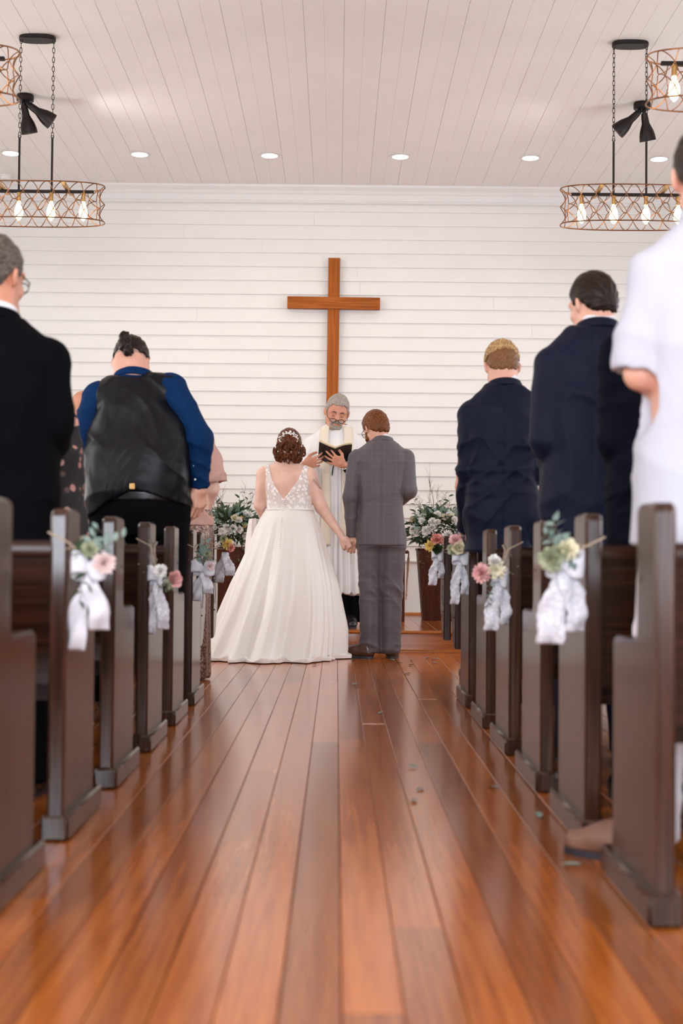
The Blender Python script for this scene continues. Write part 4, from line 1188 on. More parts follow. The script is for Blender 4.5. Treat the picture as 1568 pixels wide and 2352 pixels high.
# fine line tattoo of a sprig on her right upper arm
tt = MB()
def armpt(u, ang):
    p = shR.lerp(elR, u); rr_ = 0.060+(0.044-0.060)*u+0.0012
    d = (elR-shR).normalized(); e1 = Vector((0,-1,0)); e1 = (e1-d*e1.dot(d)).normalized(); e2 = d.cross(e1)
    if e2.x < 0: e2 = -e2
    return p+(e1*math.cos(ang)+e2*math.sin(ang))*rr_
st = [armpt(0.16+0.05*i, 0.35+0.10*i) for i in range(8)]
tt.tube(st, 0.0010, 4)
for i in range(1, 8):
    for sg in (-1, 1): tt.tube([st[i], armpt(0.16+0.05*i-0.03, 0.35+0.10*i+sg*0.22), armpt(0.16+0.05*i-0.045, 0.35+0.10*i+sg*0.36)], 0.0009, 4)
M['ink'] = m_plain('tattoo_ink', (0.10,0.06,0.055), 0.7); tt.obj('tattoo', M['ink'], bride)

# ------------------------------------------------------------------ groom
f = Frame(872, 10.2)
groom = thing('person', 'groom in a grey checked suit and brown shoes, head turned left, holding hands', 'person', f.o)
HC = f(862, 985, 0.05); HR = head_R(26, 30)
secs = body_secs(1.02, 0.19, 0.86)
secs = [(z, cx+0.008, cy, rx, ry) for z, cx, cy, rx, ry in secs]
nk = f(877, 1012, 0.012)
secs[-1] = (nk.z, nk.x, nk.y, .062, .062); secs[-2] = (nk.z-0.055, nk.x*0.6, 0.012, .115, .085); secs[-3] = (nk.z-0.135, 0.005, 0.0, .178, .105)
shL, elL, wrL = f(821,1054,0.0), f(807,1140,-0.01), f(808,1230,0.025)
shR, elR, wrR = f(931,1052,0.0), f(938,1128,-0.02), f(915,1152,0.20)
hands = [dict(fwd=(-0.10,0.06,-1), back=(0.15,0.95,0.1), thumb=(0.9,-0.3,0), curl=0.75, spread=0.05, size=1.0, res=0.003), clasp(1)]
body(groom, M['skin'], secs, nk, HC, HR, 0.98, [(shL,elL,wrL),(shR,elR,wrR)], hands, True, 1.03)
jk = jacket(groom, M['grey_check'], secs, [(shL,elL,wrL),(shR,elR,wrR)], 0.808, 0.021, None, (0.068,0.060,0.043), 0.058, 0.0055, 5, 0.0058, vents=[(-0.105,-0.14,0.84),(0.12,-0.14,0.84)], hem_flare=0.010)
collar('jacket_collar', M['grey_check'], groom, (nk.x+0.002, nk.y-0.004, nk.z-0.028), 0.078, 0.075, 0.040, 0.009, 0.30, open_front=0.8, flare=1.22, low=0.06)
collar('shirt_collar', M['white_collar'], groom, (nk.x+0.002, nk.y, nk.z-0.012), 0.068, 0.066, 0.040, 0.006, 0.30, open_front=0.4, flare=1.05, low=0.04)
trousers(groom, M['grey_check'], None, 1.02, ((-0.062,0.0),(0.082,0.02)), 0.98, 1.02, 0.0075, 0.007, 8, 0.074, 0.038, 0.078, 0.096, 0.01, hipg=0.80)
shoe('shoe', M['oak_leather'], groom, (-0.035,-0.045,0), (-0.80,0.42), 0.30)
shoe('shoe', M['oak_leather'], groom, (0.085,-0.035,0), (0.10,1.0), 0.30)
V, Q = hair_cap(HC, HR, 1.0, HAIRLINE, 0.016, 0.0042, 6, 0.0018)
link('hair', np_mesh('hair', V, Q), M['hair_ginger'], groom)
def beard(parent, c, R, hs, mat, amt=0.010, goatee=False, seed=2):
    c = Vector(c); T = lambda x, y, z: c+R @ (Vector((x,y,z))*hs)
    g = SDF(c-Vector((0.15,)*3), c+Vector((0.15,)*3), 0.004)
    if goatee:
        g.cone(T(-0.020,0.082,-0.092), T(0.020,0.082,-0.092), 0.020*hs, 0.020*hs, 0.02)
        g.cone(T(-0.010,0.086,-0.110), T(0.010,0.086,-0.110), 0.018*hs, 0.018*hs, 0.02)
        for s_ in (-1,1):
            g.chain([T(s_*0.003,0.099,-0.046), T(s_*0.022,0.094,-0.050), T(s_*0.034,0.082,-0.066), T(s_*0.030,0.080,-0.088)], [0.0085*hs,0.0095*hs,0.008*hs,0.010*hs], 0.01)
    else:
        for s_ in (-1,1):
            g.chain([T(s_*0.066,0.022,-0.030), T(s_*0.060,0.032,-0.070), T(s_*0.030,0.070,-0.098)], [0.012*hs,0.018*hs,0.022*hs], 0.02)
            g.chain([T(s_*0.003,0.094,-0.047), T(s_*0.030,0.082,-0.058)], [0.008*hs,0.008*hs], 0.01)
        g.cone(T(-0.026,0.070,-0.098), T(0.026,0.070,-0.098), 0.024*hs, 0.024*hs, 0.02)
    V, Q = g.mesh(1); r_ = np.random.default_rng(seed); N = vnormals(V, Q)
    V = V+N*(0.0025*np.sin(V @ r_.normal(0,260,3))+0.002*np.sin(V @ r_.normal(0,300,3)))[:,None]
    return link('beard', np_mesh('beard', V, Q), mat, parent)
beard(groom, HC, HR, 0.98, M['hair_ginger'])
glasses_on(groom, HC, HR, 0.98, 0.002)

# ------------------------------------------------------------------ priest, on the step, facing the couple
f = Frame(770, 11.3, STEP_Z, True)
priest = thing('person', 'grey bearded priest in white surplice and cream stole, reading from a black book', 'person', f.o, PI)
HC = f(774, 946, 0.075); HR = head_R(24, 3, -9)
hs = 1.08
secs = body_secs(1.06, 0.195, 1.0)
nk = f(766, 994, 0.03)
secs[-1] = (nk.z, nk.x, nk.y, .062, .062); secs[-2] = (nk.z-0.06, 0.0, 0.01, .12, .085); secs[-3] = (nk.z-0.13, 0, 0, .19, .11)
shA, elA, wrA = f(819,1026,0.0), f(832,1104,0.10), f(790,1068,0.345)      # his left arm
shB, elB, wrB = f(719,1022,0.0), f(706,1104,0.10), f(698,1066,0.335)      # his right arm
ha = dict(fwd=(0.80,-0.02,0.42), back=(0.10,0.92,-0.35), thumb=(-0.35,0.1,0.95), curl=0.16, spread=0.34, size=1.06, thumb_out=0.9)
hb = dict(fwd=(-0.92,-0.02,0.18), back=(-0.1,0.95,-0.3), thumb=(0.1,-0.1,1), curl=0.35, spread=0.20, size=1.04)
body(priest, M['skin_ruddy'], secs, nk, HC, HR, hs, [(shA,elA,wrA),(shB,elB,wrB)], [ha, hb], True, 1.06, jaw=1.06, zres=[(0.03,0.95,0.02),(0.95,1.55,0.010),(1.50,1.95,0.0042)])
PS = [(0.27,0,0.0,.265,.20), (0.7,0,0.0,.235,.18), (1.0,0,0,.212,.165), (1.25,0,0,.205,.155), (1.40,0,0,.205,.140), (1.49,0,.005,.185,.115), (1.56,0,.015,.125,.095), (1.605,0,.025,.080,.078)]
G = SDF((-0.48,-0.27,0.20), (0.48,0.45,1.66), (0.0085,0.0085))
G.loft(PS, 0.0, 2.2, 0.010, 0.265, 1.598)
for sh, el, wr in ((shA,elA,wrA),(shB,elB,wrB)):
    G.cone((np.sign(sh.x)*0.05,0.01,1.53), sh, 0.055, 0.068, 0.04)
    G.cone(sh, el, 0.074, 0.092, 0.03)
    m = el.lerp(wr, 0.30); G.cone(el, m, 0.090, 0.088, 0.02); G.cone(m+Vector((0,0,-0.03)), m+Vector((0,-0.02,-0.09)), 0.070, 0.052, 0.04)
V, Q = G.mesh(2); N = vnormals(V, Q)
a = np.arctan2(V[:,0], V[:,1]); am = np.interp(V[:,2], [0.26,0.9,1.40,1.47,1.50], [0.020,0.013,0.006,0.002,0.0])
V = V+N*(am*(np.cos(23*a+2*np.sin(3*a))*0.6+np.cos(37*a+1.0)*0.4))[:,None]
link('surplice', np_mesh('surplice', V.astype(np.float32), Q), M['surplice'], priest)
G = SDF((-0.3,-0.25,0.03), (0.3,0.25,0.5), (0.009,0.009)); G.loft([(0.052,0,0,.235,.165),(0.30,0,0,.205,.15),(0.46,0,0,.19,.14)], 0, 2.2, 0.0); V, Q = G.mesh(2); N = vnormals(V, Q)
a = np.arctan2(V[:,0], V[:,1]); V = V+N*(0.012*np.cos(15*a))[:,None]
link('cassock', np_mesh('cassock', V.astype(np.float32), Q), M['black_wool'], priest)
for sh, el, wr in ((shA,elA,wrA),(shB,elB,wrB)):
    g = SDF(Vector((min(el.x,wr.x)-0.1, min(el.y,wr.y)-0.1, min(el.z,wr.z)-0.15)), Vector((max(el.x,wr.x)+0.1, max(el.y,wr.y)+0.1, max(el.z,wr.z)+0.1)), 0.006)
    d = (wr-el).normalized(); g.cone(el, wr-d*0.035, 0.058, 0.036, 0.0); g.cone(el+Vector((0,0.02,-0.03)), el.lerp(wr, 0.6)+Vector((0,0,-0.02)), 0.05, 0.03, 0.02)
    V, Q = g.mesh(1); link('cassock_sleeve', np_mesh('cassock_sleeve', folds(V,Q,0.004,4), Q), M['black_wool'], priest)
# white fold of the surplice cuff hanging under his left forearm comes from the sleeve itself; shoes
shoe('shoe', M['black_leather'], priest, (-0.10,0.02,0), (-0.15,1), 0.29); shoe('shoe', M['black_leather'], priest, (0.10,0.02,0), (0.15,1), 0.29)
# stole: two bands round the neck
def front_y(z, x):
    rx = np.interp(z, [q[0] for q in PS], [q[3] for q in PS])+0.01; ry = np.interp(z, [q[0] for q in PS], [q[4] for q in PS])+0.01; cy = np.interp(z, [q[0] for q in PS], [q[2] for q in PS])
    return cy+ry*max(0.05, 1-min(0.98, abs(x)/rx)**2.2)**(1/2.2)
Vv, Ff = [], []
path = []
for z in np.linspace(0.64, 1.56, 34): path.append((-1, z))
for k in range(9): path.append((0, -1+k*0.25))
for z in np.linspace(1.56, 0.64, 34): path.append((1, z))
for side, u in path:
    for j in range(5):
        q = (j/4-0.5)
        if side != 0:
            z = u; xc = np.interp(z, [0.64,1.2,1.45,1.56], [0.075,0.082,0.10,0.092]); x = side*(xc+q*side*0.072*side)
            Vv.append((x, front_y(z-0.0, x)+0.013+0.004*math.sin(z*9), z+ (0.02 if z>1.5 else 0)))
        else:
            an = u*PI/2; Vv.append((math.sin(an)*(0.088-q*0.0), -math.cos(an)*0.088+0.02, 1.595-0.03*q+0.01*math.cos(an)))
for i in range(len(path)-1):
    for j in range(4): Ff.append((i*5+j, i*5+j+1, (i+1)*5+j+1, (i+1)*5+j))
so = link('stole', np_mesh('stole', Vv, Ff), M['stole'], priest); md = so.modifiers.new('thickness', 'SOLIDIFY'); md.thickness = 0.005
# black clerical collar with white tab
collar('clerical_collar', M['black_wool'], priest, (nk.x, nk.y+0.002, nk.z-0.015), 0.070, 0.074, 0.052, 0.006, 0.22, flare=1.10, low=0.010)
tb = MB()
Rm = Matrix.Rotation(-0.22, 3, 'X'); Vv = []
for zz in (0.006, 0.046):
    for i in range(7):
        a = PI/2+(i/6-0.5)*0.75; fl = 1.10-(0.10*zz/0.052)
        Vv.append(Vector((nk.x, nk.y+0.002, nk.z-0.015))+Rm @ Vector((0.070*fl*math.cos(a)*1.02, 0.074*fl*math.sin(a)*1.02+0.002, zz-0.010*math.sin(a))))
tb.add(Vv, [(i, i+1, 8+i, 7+i) for i in range(6)])
o = tb.obj('collar_tab', M['white_collar'], priest); md = o.modifiers.new('thickness', 'SOLIDIFY'); md.thickness = 0.003; md.offset = 1
line = [(-0.12,-0.070),(-0.05,-0.05),(-0.026,0.0),(0.0,-0.02),(0.020,-0.012),(0.034,0.030),(0.055,0.066),(0.095,0.078),(0.12,0.08)]
V, Q = hair_cap(HC, HR, hs, line, 0.010, 0.0042, 9, 0.0018)
link('hair', np_mesh('hair', V, Q), M['hair_grey'], priest)
beard(priest, HC, HR, hs, M['hair_grey'], goatee=True)
glasses_on(priest, HC, HR, hs, 0.026, 0.021, 0.014, 0.120)
eb = MB(); T = lambda x, y, z: HC+HR @ (Vector((x,y,z))*hs)
for s_ in (-1,1): eb.tube([T(s_*0.014,0.093,0.022), T(s_*0.032,0.094,0.029), T(s_*0.050,0.082,0.022)], [0.0040,0.0048,0.0025], 6)
eb.obj('eyebrows', M['hair_dgrey'], priest, smooth=True, angle=80)
el_ = MB()
for s_ in (-1,1): el_.tube([T(s_*0.019,0.0885,-0.004), T(s_*0.031,0.0925,-0.007), T(s_*0.043,0.0865,-0.004)], 0.0016, 5)
el_.obj('eyelashes', M['hair_dgrey'], priest, smooth=True, angle=80)
# watch band
wb_ = MB(); d = (wrA-elA).normalized(); u = d.orthogonal().normalized(); w_ = d.cross(u)
wb_.tube([wrA-d*0.012+(u*math.cos(q)+w_*math.sin(q))*0.030 for q in [2*PI*i/20 for i in range(20)]], 0.0028, 6, closed=True)
M['silver'] = m_plain('silver', (0.6,0.58,0.55), 0.25, 40, 0.05, metal=1.0); wb_.obj('bracelet', M['silver'], priest, smooth=True)
# the book he holds: a thing of its own
bo = f(768, 1050, 0.318); bw = f.o+Vector((-bo.x, -bo.y, bo.z))
book = thing('prayer_book', 'open black prayer book with cream pages held in the priest\'s hands', 'book', bw, PI)
book.rotation_euler = (0, math.radians(-4), PI)
vv = Vector((0,0.70,0.71)); nn = Vector((0,0.71,-0.70)); uu = Vector((1,0,0))
mb = MB(); pg = MB()
M['page'] = m_plain('cream_page', (0.72,0.60,0.40), 0.7, 120, 0.1)
for s_ in (-1,1):
    prof = []
    for i in range(8):
        u = i/7; prof.append((s_*0.128*u, -0.066*u**1.0-(0.012*math.sin(u*PI) if s_ < 0 else -0.004*math.sin(u*PI))))
    def sheet(mbx, a0, a1, h0, h1, n_=8, shrink=1.0):
        V = []
        for (x, d) in prof:
            for hgt in (h0, h1):
                for th_ in (a0, a1): V.append(uu*x*shrink+nn*(d+th_)+vv*hgt)
        F = []
        for i in range(n_-1):
            b0, b1 = i*4, (i+1)*4
            F += [(b0,b1,b1+2,b0+2),(b0+1,b0+3,b1+3,b1+1),(b0,b0+1,b1+1,b1),(b0+2,b1+2,b1+3,b0+3)]
        F += [(0,2,3,1), ((n_-1)*4, (n_-1)*4+1, (n_-1)*4+3, (n_-1)*4+2)]
        mbx.add(V, F)
    sheet(mb, -0.003, 0.001, -0.085, 0.085)
    sheet(pg, -0.020 if s_ > 0 else -0.012, -0.0035, -0.080, 0.098, shrink=0.97)
mb.obj('cover', M['black_leather'], book); pg.obj('page_block', M['page'], book)
rb = MB(); q0 = nn*0.004-vv*0.08
rb.add([q0+Vector((0.0,0,0)), q0+Vector((0.008,0,0)), q0+Vector((0.012,0.004,-0.05)), q0+Vector((0.003,0.004,-0.05)), q0+Vector((0.006,0.0,-0.085)), q0+Vector((0.012,0.0,-0.08))], [(0,1,2,3),(3,2,5,4)])
o = rb.obj('bookmark_ribbon', M['black_wool'], book); md = o.modifiers.new('thickness','SOLIDIFY'); md.thickness = 0.001

# ------------------------------------------------------------------ guests
def guest(label, px, Y, head, neck, sh, el, wr, secs, suit, hs=1.0, bow=18, yaw=0, roll=0, skin='skin', hands=None, hairmat=None, hairline=None,
          thick=0.013, hem=0.70, trouser='black_trouser', skin_mat=None, off=0.022, sleeve=(0.070,0.061,0.045), pad=0.058, g=1.0, s=1.0, collar_c=True, name_j='jacket', feet=((-0.10,0.0),(0.10,0.0)),
          shoes='black_leather', wfold=0.007, neck_r=0.056, seed=1, skin_r=(0.046,0.038,0.026), do_jacket=True, do_trousers=True, cuts=True, jres=0.0085, hipx=0.0, hipg=None, shoe_dirs=((-0.12,1),(0.12,1))):
    f = Frame(px, Y); o = thing('person', label, 'person', f.o)
    HC = f(*head); R = head_R(bow, yaw, roll); nk = f(*neck)
    arms = [tuple(f(*p) for p in (sh[i], el[i], wr[i])) for i in (0,1)]
    S = [tuple(q) for q in secs if q[0] < nk.z-0.17]
    b = S[-1]
    swx = min(abs(arms[0][0].x), abs(arms[1][0].x))
    S += [(nk.z-0.13, (arms[0][0].x+arms[1][0].x)/2*0.8, b[2]*0.5, max(0.12, swx*0.98), b[4]*0.82), (nk.z-0.055, nk.x*0.7, nk.y*0.5, 0.115, 0.085), (nk.z, nk.x, nk.y, neck_r*1.1, neck_r*1.1)]
    hd = hands or [clasp(-1), clasp(1)]
    body(o, M[skin], S, nk, HC, R, hs, arms, hd, True, s, neck_r=neck_r, skin_r=skin_r, res=0.009, feet=feet, hipx=hipx)
    j = None
    if do_jacket: j = jacket(o, M[suit], S, arms, hem, off, None, sleeve, pad, wfold, seed, jres, name_j, hem_flare=0.004, sleeve_cut=cuts)
    if do_trousers:
        trousers(o, M[trouser], None, s, feet, g, 1.0, 0.011, 0.004, seed, cx=hipx, hipg=hipg)
        for (fx, fy), dv in zip(feet, shoe_dirs): shoe('shoe', M[shoes], o, (fx-dv[0]*0.06, fy-dv[1]*0.06, 0), dv, 0.28, res=0.008)
    if collar_c:
        collar('jacket_collar', M[suit], o, (nk.x, nk.y-0.004, nk.z-0.030), neck_r*1.38, neck_r*1.34, 0.040, 0.009, 0.28, open_front=0.8, flare=1.22, low=0.06)
        collar('shirt_collar', M['white_collar'], o, (nk.x, nk.y, nk.z-0.012), neck_r*1.20, neck_r*1.17, 0.042, 0.006, 0.28, open_front=0.4, flare=1.05, low=0.04)
    if hairmat:
        V, Q = hair_cap(HC, R, hs, hairline or HAIRLINE, thick, 0.005, seed, 0.0028); link('hair', np_mesh('hair', V, Q), M[hairmat], o)
    return o, f, HC, R, nk, arms, S
def stk(g=1.0, belly=0.0, s=1.0, cx=0.0): return body_secs(s, 0.18, g, belly, 0.0, cx)

# blond man on the right, hand resting on the pew in front
hL = dict(fwd=(0.18,0.95,-0.04), back=(-0.1,0.1,1), thumb=(1,0,0.1), curl=0.42, spread=0.18)
o, f, HC, R, nk, arms, S = guest('blond man in a navy suit, head bowed, resting a hand on a pew end', 1152, 6.70, (1152,842,0.06), (1159,884,0.02),
    [(1086,950,0),(1218,932,0)], [(1079,1085,0.0),(1232,1085,-0.02)], [(1070,1212,0.21),(1212,1160,0.2)], stk(0.93, 0.0, 1.02), 'navy_wool', 0.93, 26, 4, hands=[hL, clasp(1)],
    trouser='navy_wool', s=1.02, g=0.9, seed=12, hem=0.76, jres=0.0075, wfold=0.008, feet=((0.03,0.0),(0.20,0.0)), hipx=0.06)
V, Q = hair_cap(HC, R, 0.93, HAIRLINE, 0.007, 0.0042, 4, 0.002); link('short_hair', np_mesh('short_hair', V, Q), M['hair_blond_side'], o)
V, Q = hair_cap(HC, R, 0.93, [(-0.14,0.040),(-0.05,0.020),(0.02,0.030),(0.06,0.065),(0.12,0.085)], 0.015, 0.0042, 14, 0.0025); link('hair', np_mesh('hair', V, Q), M['hair_blond'], o)
bt = MB(); e = arms[0][2]+(arms[0][1]-arms[0][2])*0.10
for k in range(4): bt.lathe([(0,0),(0.006,0),(0.005,0.004),(0,0.005)], 10, e+Vector((0.012,-0.046,0.012+0.02*k)), (0.1,-1,0))
bt.obj('cuff_buttons', M['black_leather'], o)

# tall dark haired man
o, f, HC, R, nk, arms, S = guest('tall dark haired man in a navy suit, bowed in prayer, behind the white shirted man', 1340, 5.12, (1360,700,0.05), (1372,752,0.015),
    [(1268,838,0),(1418,838,0)], [(1254,1010,-0.02),(1432,1010,-0.02)], [(1290,1115,0.20),(1395,1115,0.20)], stk(0.88, 0.0, 1.02, 0.012), 'navy_wool', 0.90, 16, 28,
    hairmat='hair_black', thick=0.011, trouser='navy_wool', s=1.03, g=0.92, seed=22, hem=0.74, feet=((-0.03,0.0),(0.16,-0.02)), hipx=0.03)
# man in dark coat partly hidden by the white shirt
o, f, HC, R, nk, arms, S = guest('person in a very dark coat, mostly hidden behind the white shirted man', 1535, 4.32, (1572,680,0.05), (1566,745,0.015),
    [(1425,812,0),(1640,812,0)], [(1418,1010,-0.02),(1660,1010,-0.02)], [(1450,1130,0.2),(1600,1130,0.20)], stk(1.0, 0.0, 1.02), 'navy_coat', 1.0, 18, 10,
    hairmat='hair_black', trouser='navy_coat', s=1.02, seed=32, hem=0.55)
# man in white short sleeved shirt at the right edge
o, f, HC, R, nk, arms, S = guest('man in a loose white short sleeved shirt cut off by the right edge', 1622, 3.50, (1612,405,0.03), (1608,508,0.0),
    [(1484,638,0),(1750,640,0)], [(1448,858,0.0),(1810,862,0.0)], [(1540,930,0.22),(1740,960,0.24)], stk(1.02, 0.03, 1.05), 'white_shirt', 1.06, 8, -6,
    hairmat='hair_black', skin='skin', trouser='white_collar', s=1.05, g=1.0, do_jacket=False, collar_c=False, seed=42, shoes='tan_leather', feet=((-0.165,0.0),(0.12,0.0)), shoe_dirs=((-0.72,0.45),(0.12,1)), skin_r=(0.050,0.040,0.030))
o.location.x += 0.024
S2 = [list(q) for q in S]
G = SDF((-0.36,-0.27,0.72), (0.36,0.27,1.66), (0.0085,0.0085))
SS = [(0.775,0,0,.195,.150),(1.0,0,0,.182,.142)]+[q for q in S if q[0] > 1.15]
G.loft(SS, 0.0, 2.4, 0.016, 0.775, nk.z-0.01)
for sh, el, wr in arms:
    G.cone((np.sign(sh.x)*0.05,0,S[-2][0]+0.008), sh, 0.05, 0.066, 0.04)
    e2 = sh.lerp(el, 0.93); G.cone(sh, e2, 0.070, 0.074, 0.02); d = (el-sh).normalized(); G.cone(e2+d*0.085, e2+d*0.0851, 0.095, 0.095, 0.004, 'sub')
V, Q = G.mesh(2); V = folds(V, Q, 0.008, 44, [(0.6,0,1),(-0.6,0.2,0.8),(0.9,0,0.3)], 14)
link('shirt', np_mesh('shirt', V, Q), M['white_shirt'], o)
collar('shirt_collar', M['white_shirt'], o, (nk.x, nk.y, nk.z-0.02), 0.074, 0.072, 0.045, 0.006, 0.1, open_front=0.3, flare=1.12)

# man at the far left edge
o, f, HC, R, nk, arms, S = guest('grey haired man in a black suit and glasses cut off by the left edge', -12, 4.34, (-14,635,0.035), (-12,730,0.0),
    [(-125,830,0),(104,828,0)], [(-140,980,-0.02),(122,968,-0.02)], [(-90,1090,0.2),(92,1090,0.20)], stk(1.04, 0.03, 1.0), 'black_wool', 1.02, 10, -22,
    hairmat='hair_dgrey', skin='skin_ruddy', thick=0.009, s=1.0, seed=52, hem=0.62, g=1.0, sleeve=(0.074,0.066,0.05))
glasses_on(o, HC, R, 1.02, 0.0)

# large man with a hair bun
VS = [(.80,.0,0,.205,.165),(.95,0,.0,.222,.185),(1.08,0,.0,.232,.20),(1.22,-0.005,.0,.232,.185),(1.34,0,.0,.215,.150)]
hR = dict(fwd=(0.0,0.06,-1), back=(0.80,-0.58,0), thumb=(-0.55,-0.80,0.1), curl=0.38, size=1.14, spread=0.12)
o, f, HC, R, nk, arms, S = guest('broad man with a dark top knot, black satin vest and royal blue shirt', 318, 6.74, (301,832,0.08), (306,864,0.03),
    [(226,912,0),(392,892,0)], [(192,1020,0.0),(452,1010,-0.02)], [(186,1110,0.12),(459,1116,0.0)], VS, 'blue_shirt', 0.95, 38, -3, hands=[clasp(-1), hR],
    trouser='black_trouser', s=1.05, g=1.28, do_jacket=False, collar_c=False, neck_r=0.074, seed=62, hipg=1.38, skin='skin', skin_r=(0.060,0.050,0.033), feet=((-0.14,-0.02),(0.14,-0.02)))
jacket(o, M['blue_shirt'], S, arms, 1.05, 0.010, None, (0.078,0.072,0.046), 0.058, 0.006, 64, 0.0078, 'shirt', hem_flare=0.0, freq=18, seam=False)
el, wr = arms[1][1], arms[1][2]; d = (wr-el).normalized()
G = SDF(wr-Vector((0.09,)*3), wr+Vector((0.09,)*3), 0.0055); G.cone(wr-d*0.045, wr-d*0.005, 0.046, 0.043, 0); G.cone(wr+d*0.045, wr+d*0.046, 0.046, 0.046, 0.004, 'sub'); V, Q = G.mesh(1)
cf = link('cuff', np_mesh('cuff', V, Q), M['blue_shirt'], o)
for k in (0, 1):
    MB().lathe([(0,0),(0.005,0),(0.004,0.003),(0,0.003)], 10, wr-d*(0.028+0.065*k)+Vector((-0.016+0.022*0,-0.047-0.006*k,0)), (0,-1,0)).obj('cuff_button', M['pearl'], cf)
G = SDF((-0.32,-0.27,0.86), (0.32,0.27,1.66), (0.0075,0.0075))
G.loft(S, 0.0, 2.5, 0.026, 0.90, S[-1][0]-0.012)
for sh, _, _ in arms: G.cone((np.sign(sh.x)*0.05,S[-2][2],S[-2][0]+0.016), sh.lerp(Vector((0,0,sh.z)), 0.02)+Vector((0,0,0.002)), 0.055, 0.072, 0.05)
xs_, zs_ = [-0.26,-0.20,-0.10,0.0,0.10,0.24], [0.90,0.915,0.985,1.030,1.005,0.960]
G.field(lambda X,Y,Z: (np.interp(X, xs_, zs_)-Z)*0.8); G.field(lambda X,Y,Z: np.where(Z > 1.25, np.abs(X-0.0)-np.interp(Z, [1.25,1.36,1.45,1.6], [0.262,0.225,0.200,0.18]), -0.1))
V, Q = G.mesh(2); V = folds(V, Q, 0.010, 65, [(0.8,0,0.6),(-0.5,0,0.9),(0.2,0,1)], 15)
link('vest', np_mesh('vest', V, Q), M['vest_back'], o)
collar('shirt_collar', M['blue_shirt'], o, (nk.x+0.004, nk.y-0.004, nk.z-0.030), 0.094, 0.090, 0.042, 0.008, 0.32, open_front=0.4, flare=1.14, low=0.05)
G = SDF((-0.3,-0.25,0.97), (0.3,0.25,1.06), (0.008,0.004)); G.loft([(0.985,0,0,.222,.185),(1.03,0,0,.226,.19)], 0, 2.3, 0.012); V, Q = G.mesh(1); bl = link('belt', np_mesh('belt', V, Q), M['black_leather'], o)
MB().box(-0.012,0.012,-0.012,0.0,-0.012,0.016,0.002).obj('buckle', M['brass'], bl, (0.0,-0.226,1.045))
V, Q = hair_cap(HC, R, 0.95, HAIRLINE, 0.0035, 0.0045, 4, 0.0006); link('shaved_sides', np_mesh('shaved_sides', V, Q), M['stubble'], o)
V, Q = hair_cap(HC, R, 0.95, [(-0.14,-0.012),(-0.05,-0.004),(0.0,0.012),(0.03,0.035),(0.075,0.07),(0.12,0.085)], 0.013, 0.0042, 14, 0.003); ht = link('hair', np_mesh('hair', V, Q), M['hair_black'], o)
bc = f(287, 787, -0.035); G = SDF(bc-Vector((0.08,)*3), bc+Vector((0.08,)*3), 0.004)
G.ell(bc+Vector((0,0,0.012)), (0.030,0.030,0.045), 0.01); G.cone(bc+Vector((-0.006,0.01,-0.01)), bc+Vector((0.016,-0.004,-0.040)), 0.030, 0.026, 0.015); V, Q = G.mesh(1); N = vnormals(V, Q)
V = V+N*(0.0025*np.sin(V @ np.array([200.,60.,90.])+3*np.sin(V[:,2]*90)))[:,None]; link('bun', np_mesh('bun', V.astype(np.float32), Q), M['hair_black'], ht)

# bald man seen between the two on the left
o, f, HC, R, nk, arms, S = guest('balding man in a dark suit seen between the black suit and the blue sleeve', 200, 8.42, (190,945,0.05), (196,988,0.02),
    [(140,1024,0),(256,1024,0)], [(132,1100,0),(266,1100,0)], [(150,1150,0.2),(240,1150,0.2)], stk(0.95), 'black_wool', 1.0, 20, 8, skin='skin_ruddy', seed=72, jres=0.011, hem=0.7)
# woman in floral black dress: loose dress with sleeves, behind the left man
def m_floral(name, base, spots, scale):
    m, nt, bs = new_mat(name); v = coords(nt, rnd=False)
    vo = nt.nodes.new('ShaderNodeTexVoronoi'); vo.inputs['Scale'].default_value = scale; nt.links.new(v, vo.inputs['Vector'])
    c = ramp(nt, vo.outputs['Distance'], [(0.28, (1,1,1)), (0.34, (0,0,0))]); r2 = ramp(nt, vo.outputs['Color'], [(0.3, spots[0]), (0.5, spots[1]), (0.7, base)])
    mx = nt.nodes.new('ShaderNodeMix'); mx.data_type = 'RGBA'; nt.links.new(c, mx.inputs[0]); mx.inputs[6].default_value = (*base,1); nt.links.new(r2, mx.inputs[7]); nt.links.new(mx.outputs[2], bs.inputs['Base Color']); setp(bs, rough=0.8); return m
M['floral'] = m_floral('black_floral', (0.008,0.007,0.008), ((0.45,0.20,0.18),(0.55,0.32,0.28)), 24)
M['navy_print'] = m_floral('navy_print', (0.008,0.011,0.030), ((0.02,0.13,0.13),(0.30,0.36,0.40)), 20)
M['sequin'], _nt, _bs = new_mat('bronze_sequin'); _v = coords(_nt, rnd=False); _vo = _nt.nodes.new('ShaderNodeTexVoronoi'); _vo.inputs['Scale'].default_value = 170; _nt.links.new(_v, _vo.inputs['Vector'])
_nt.links.new(ramp(_nt, _vo.outputs['Color'], [(0.2,(0.07,0.035,0.025)),(0.55,(0.20,0.11,0.08)),(0.85,(0.50,0.34,0.26))]), _bs.inputs['Base Color']); setp(_bs, rough=0.35, metal=0.35)
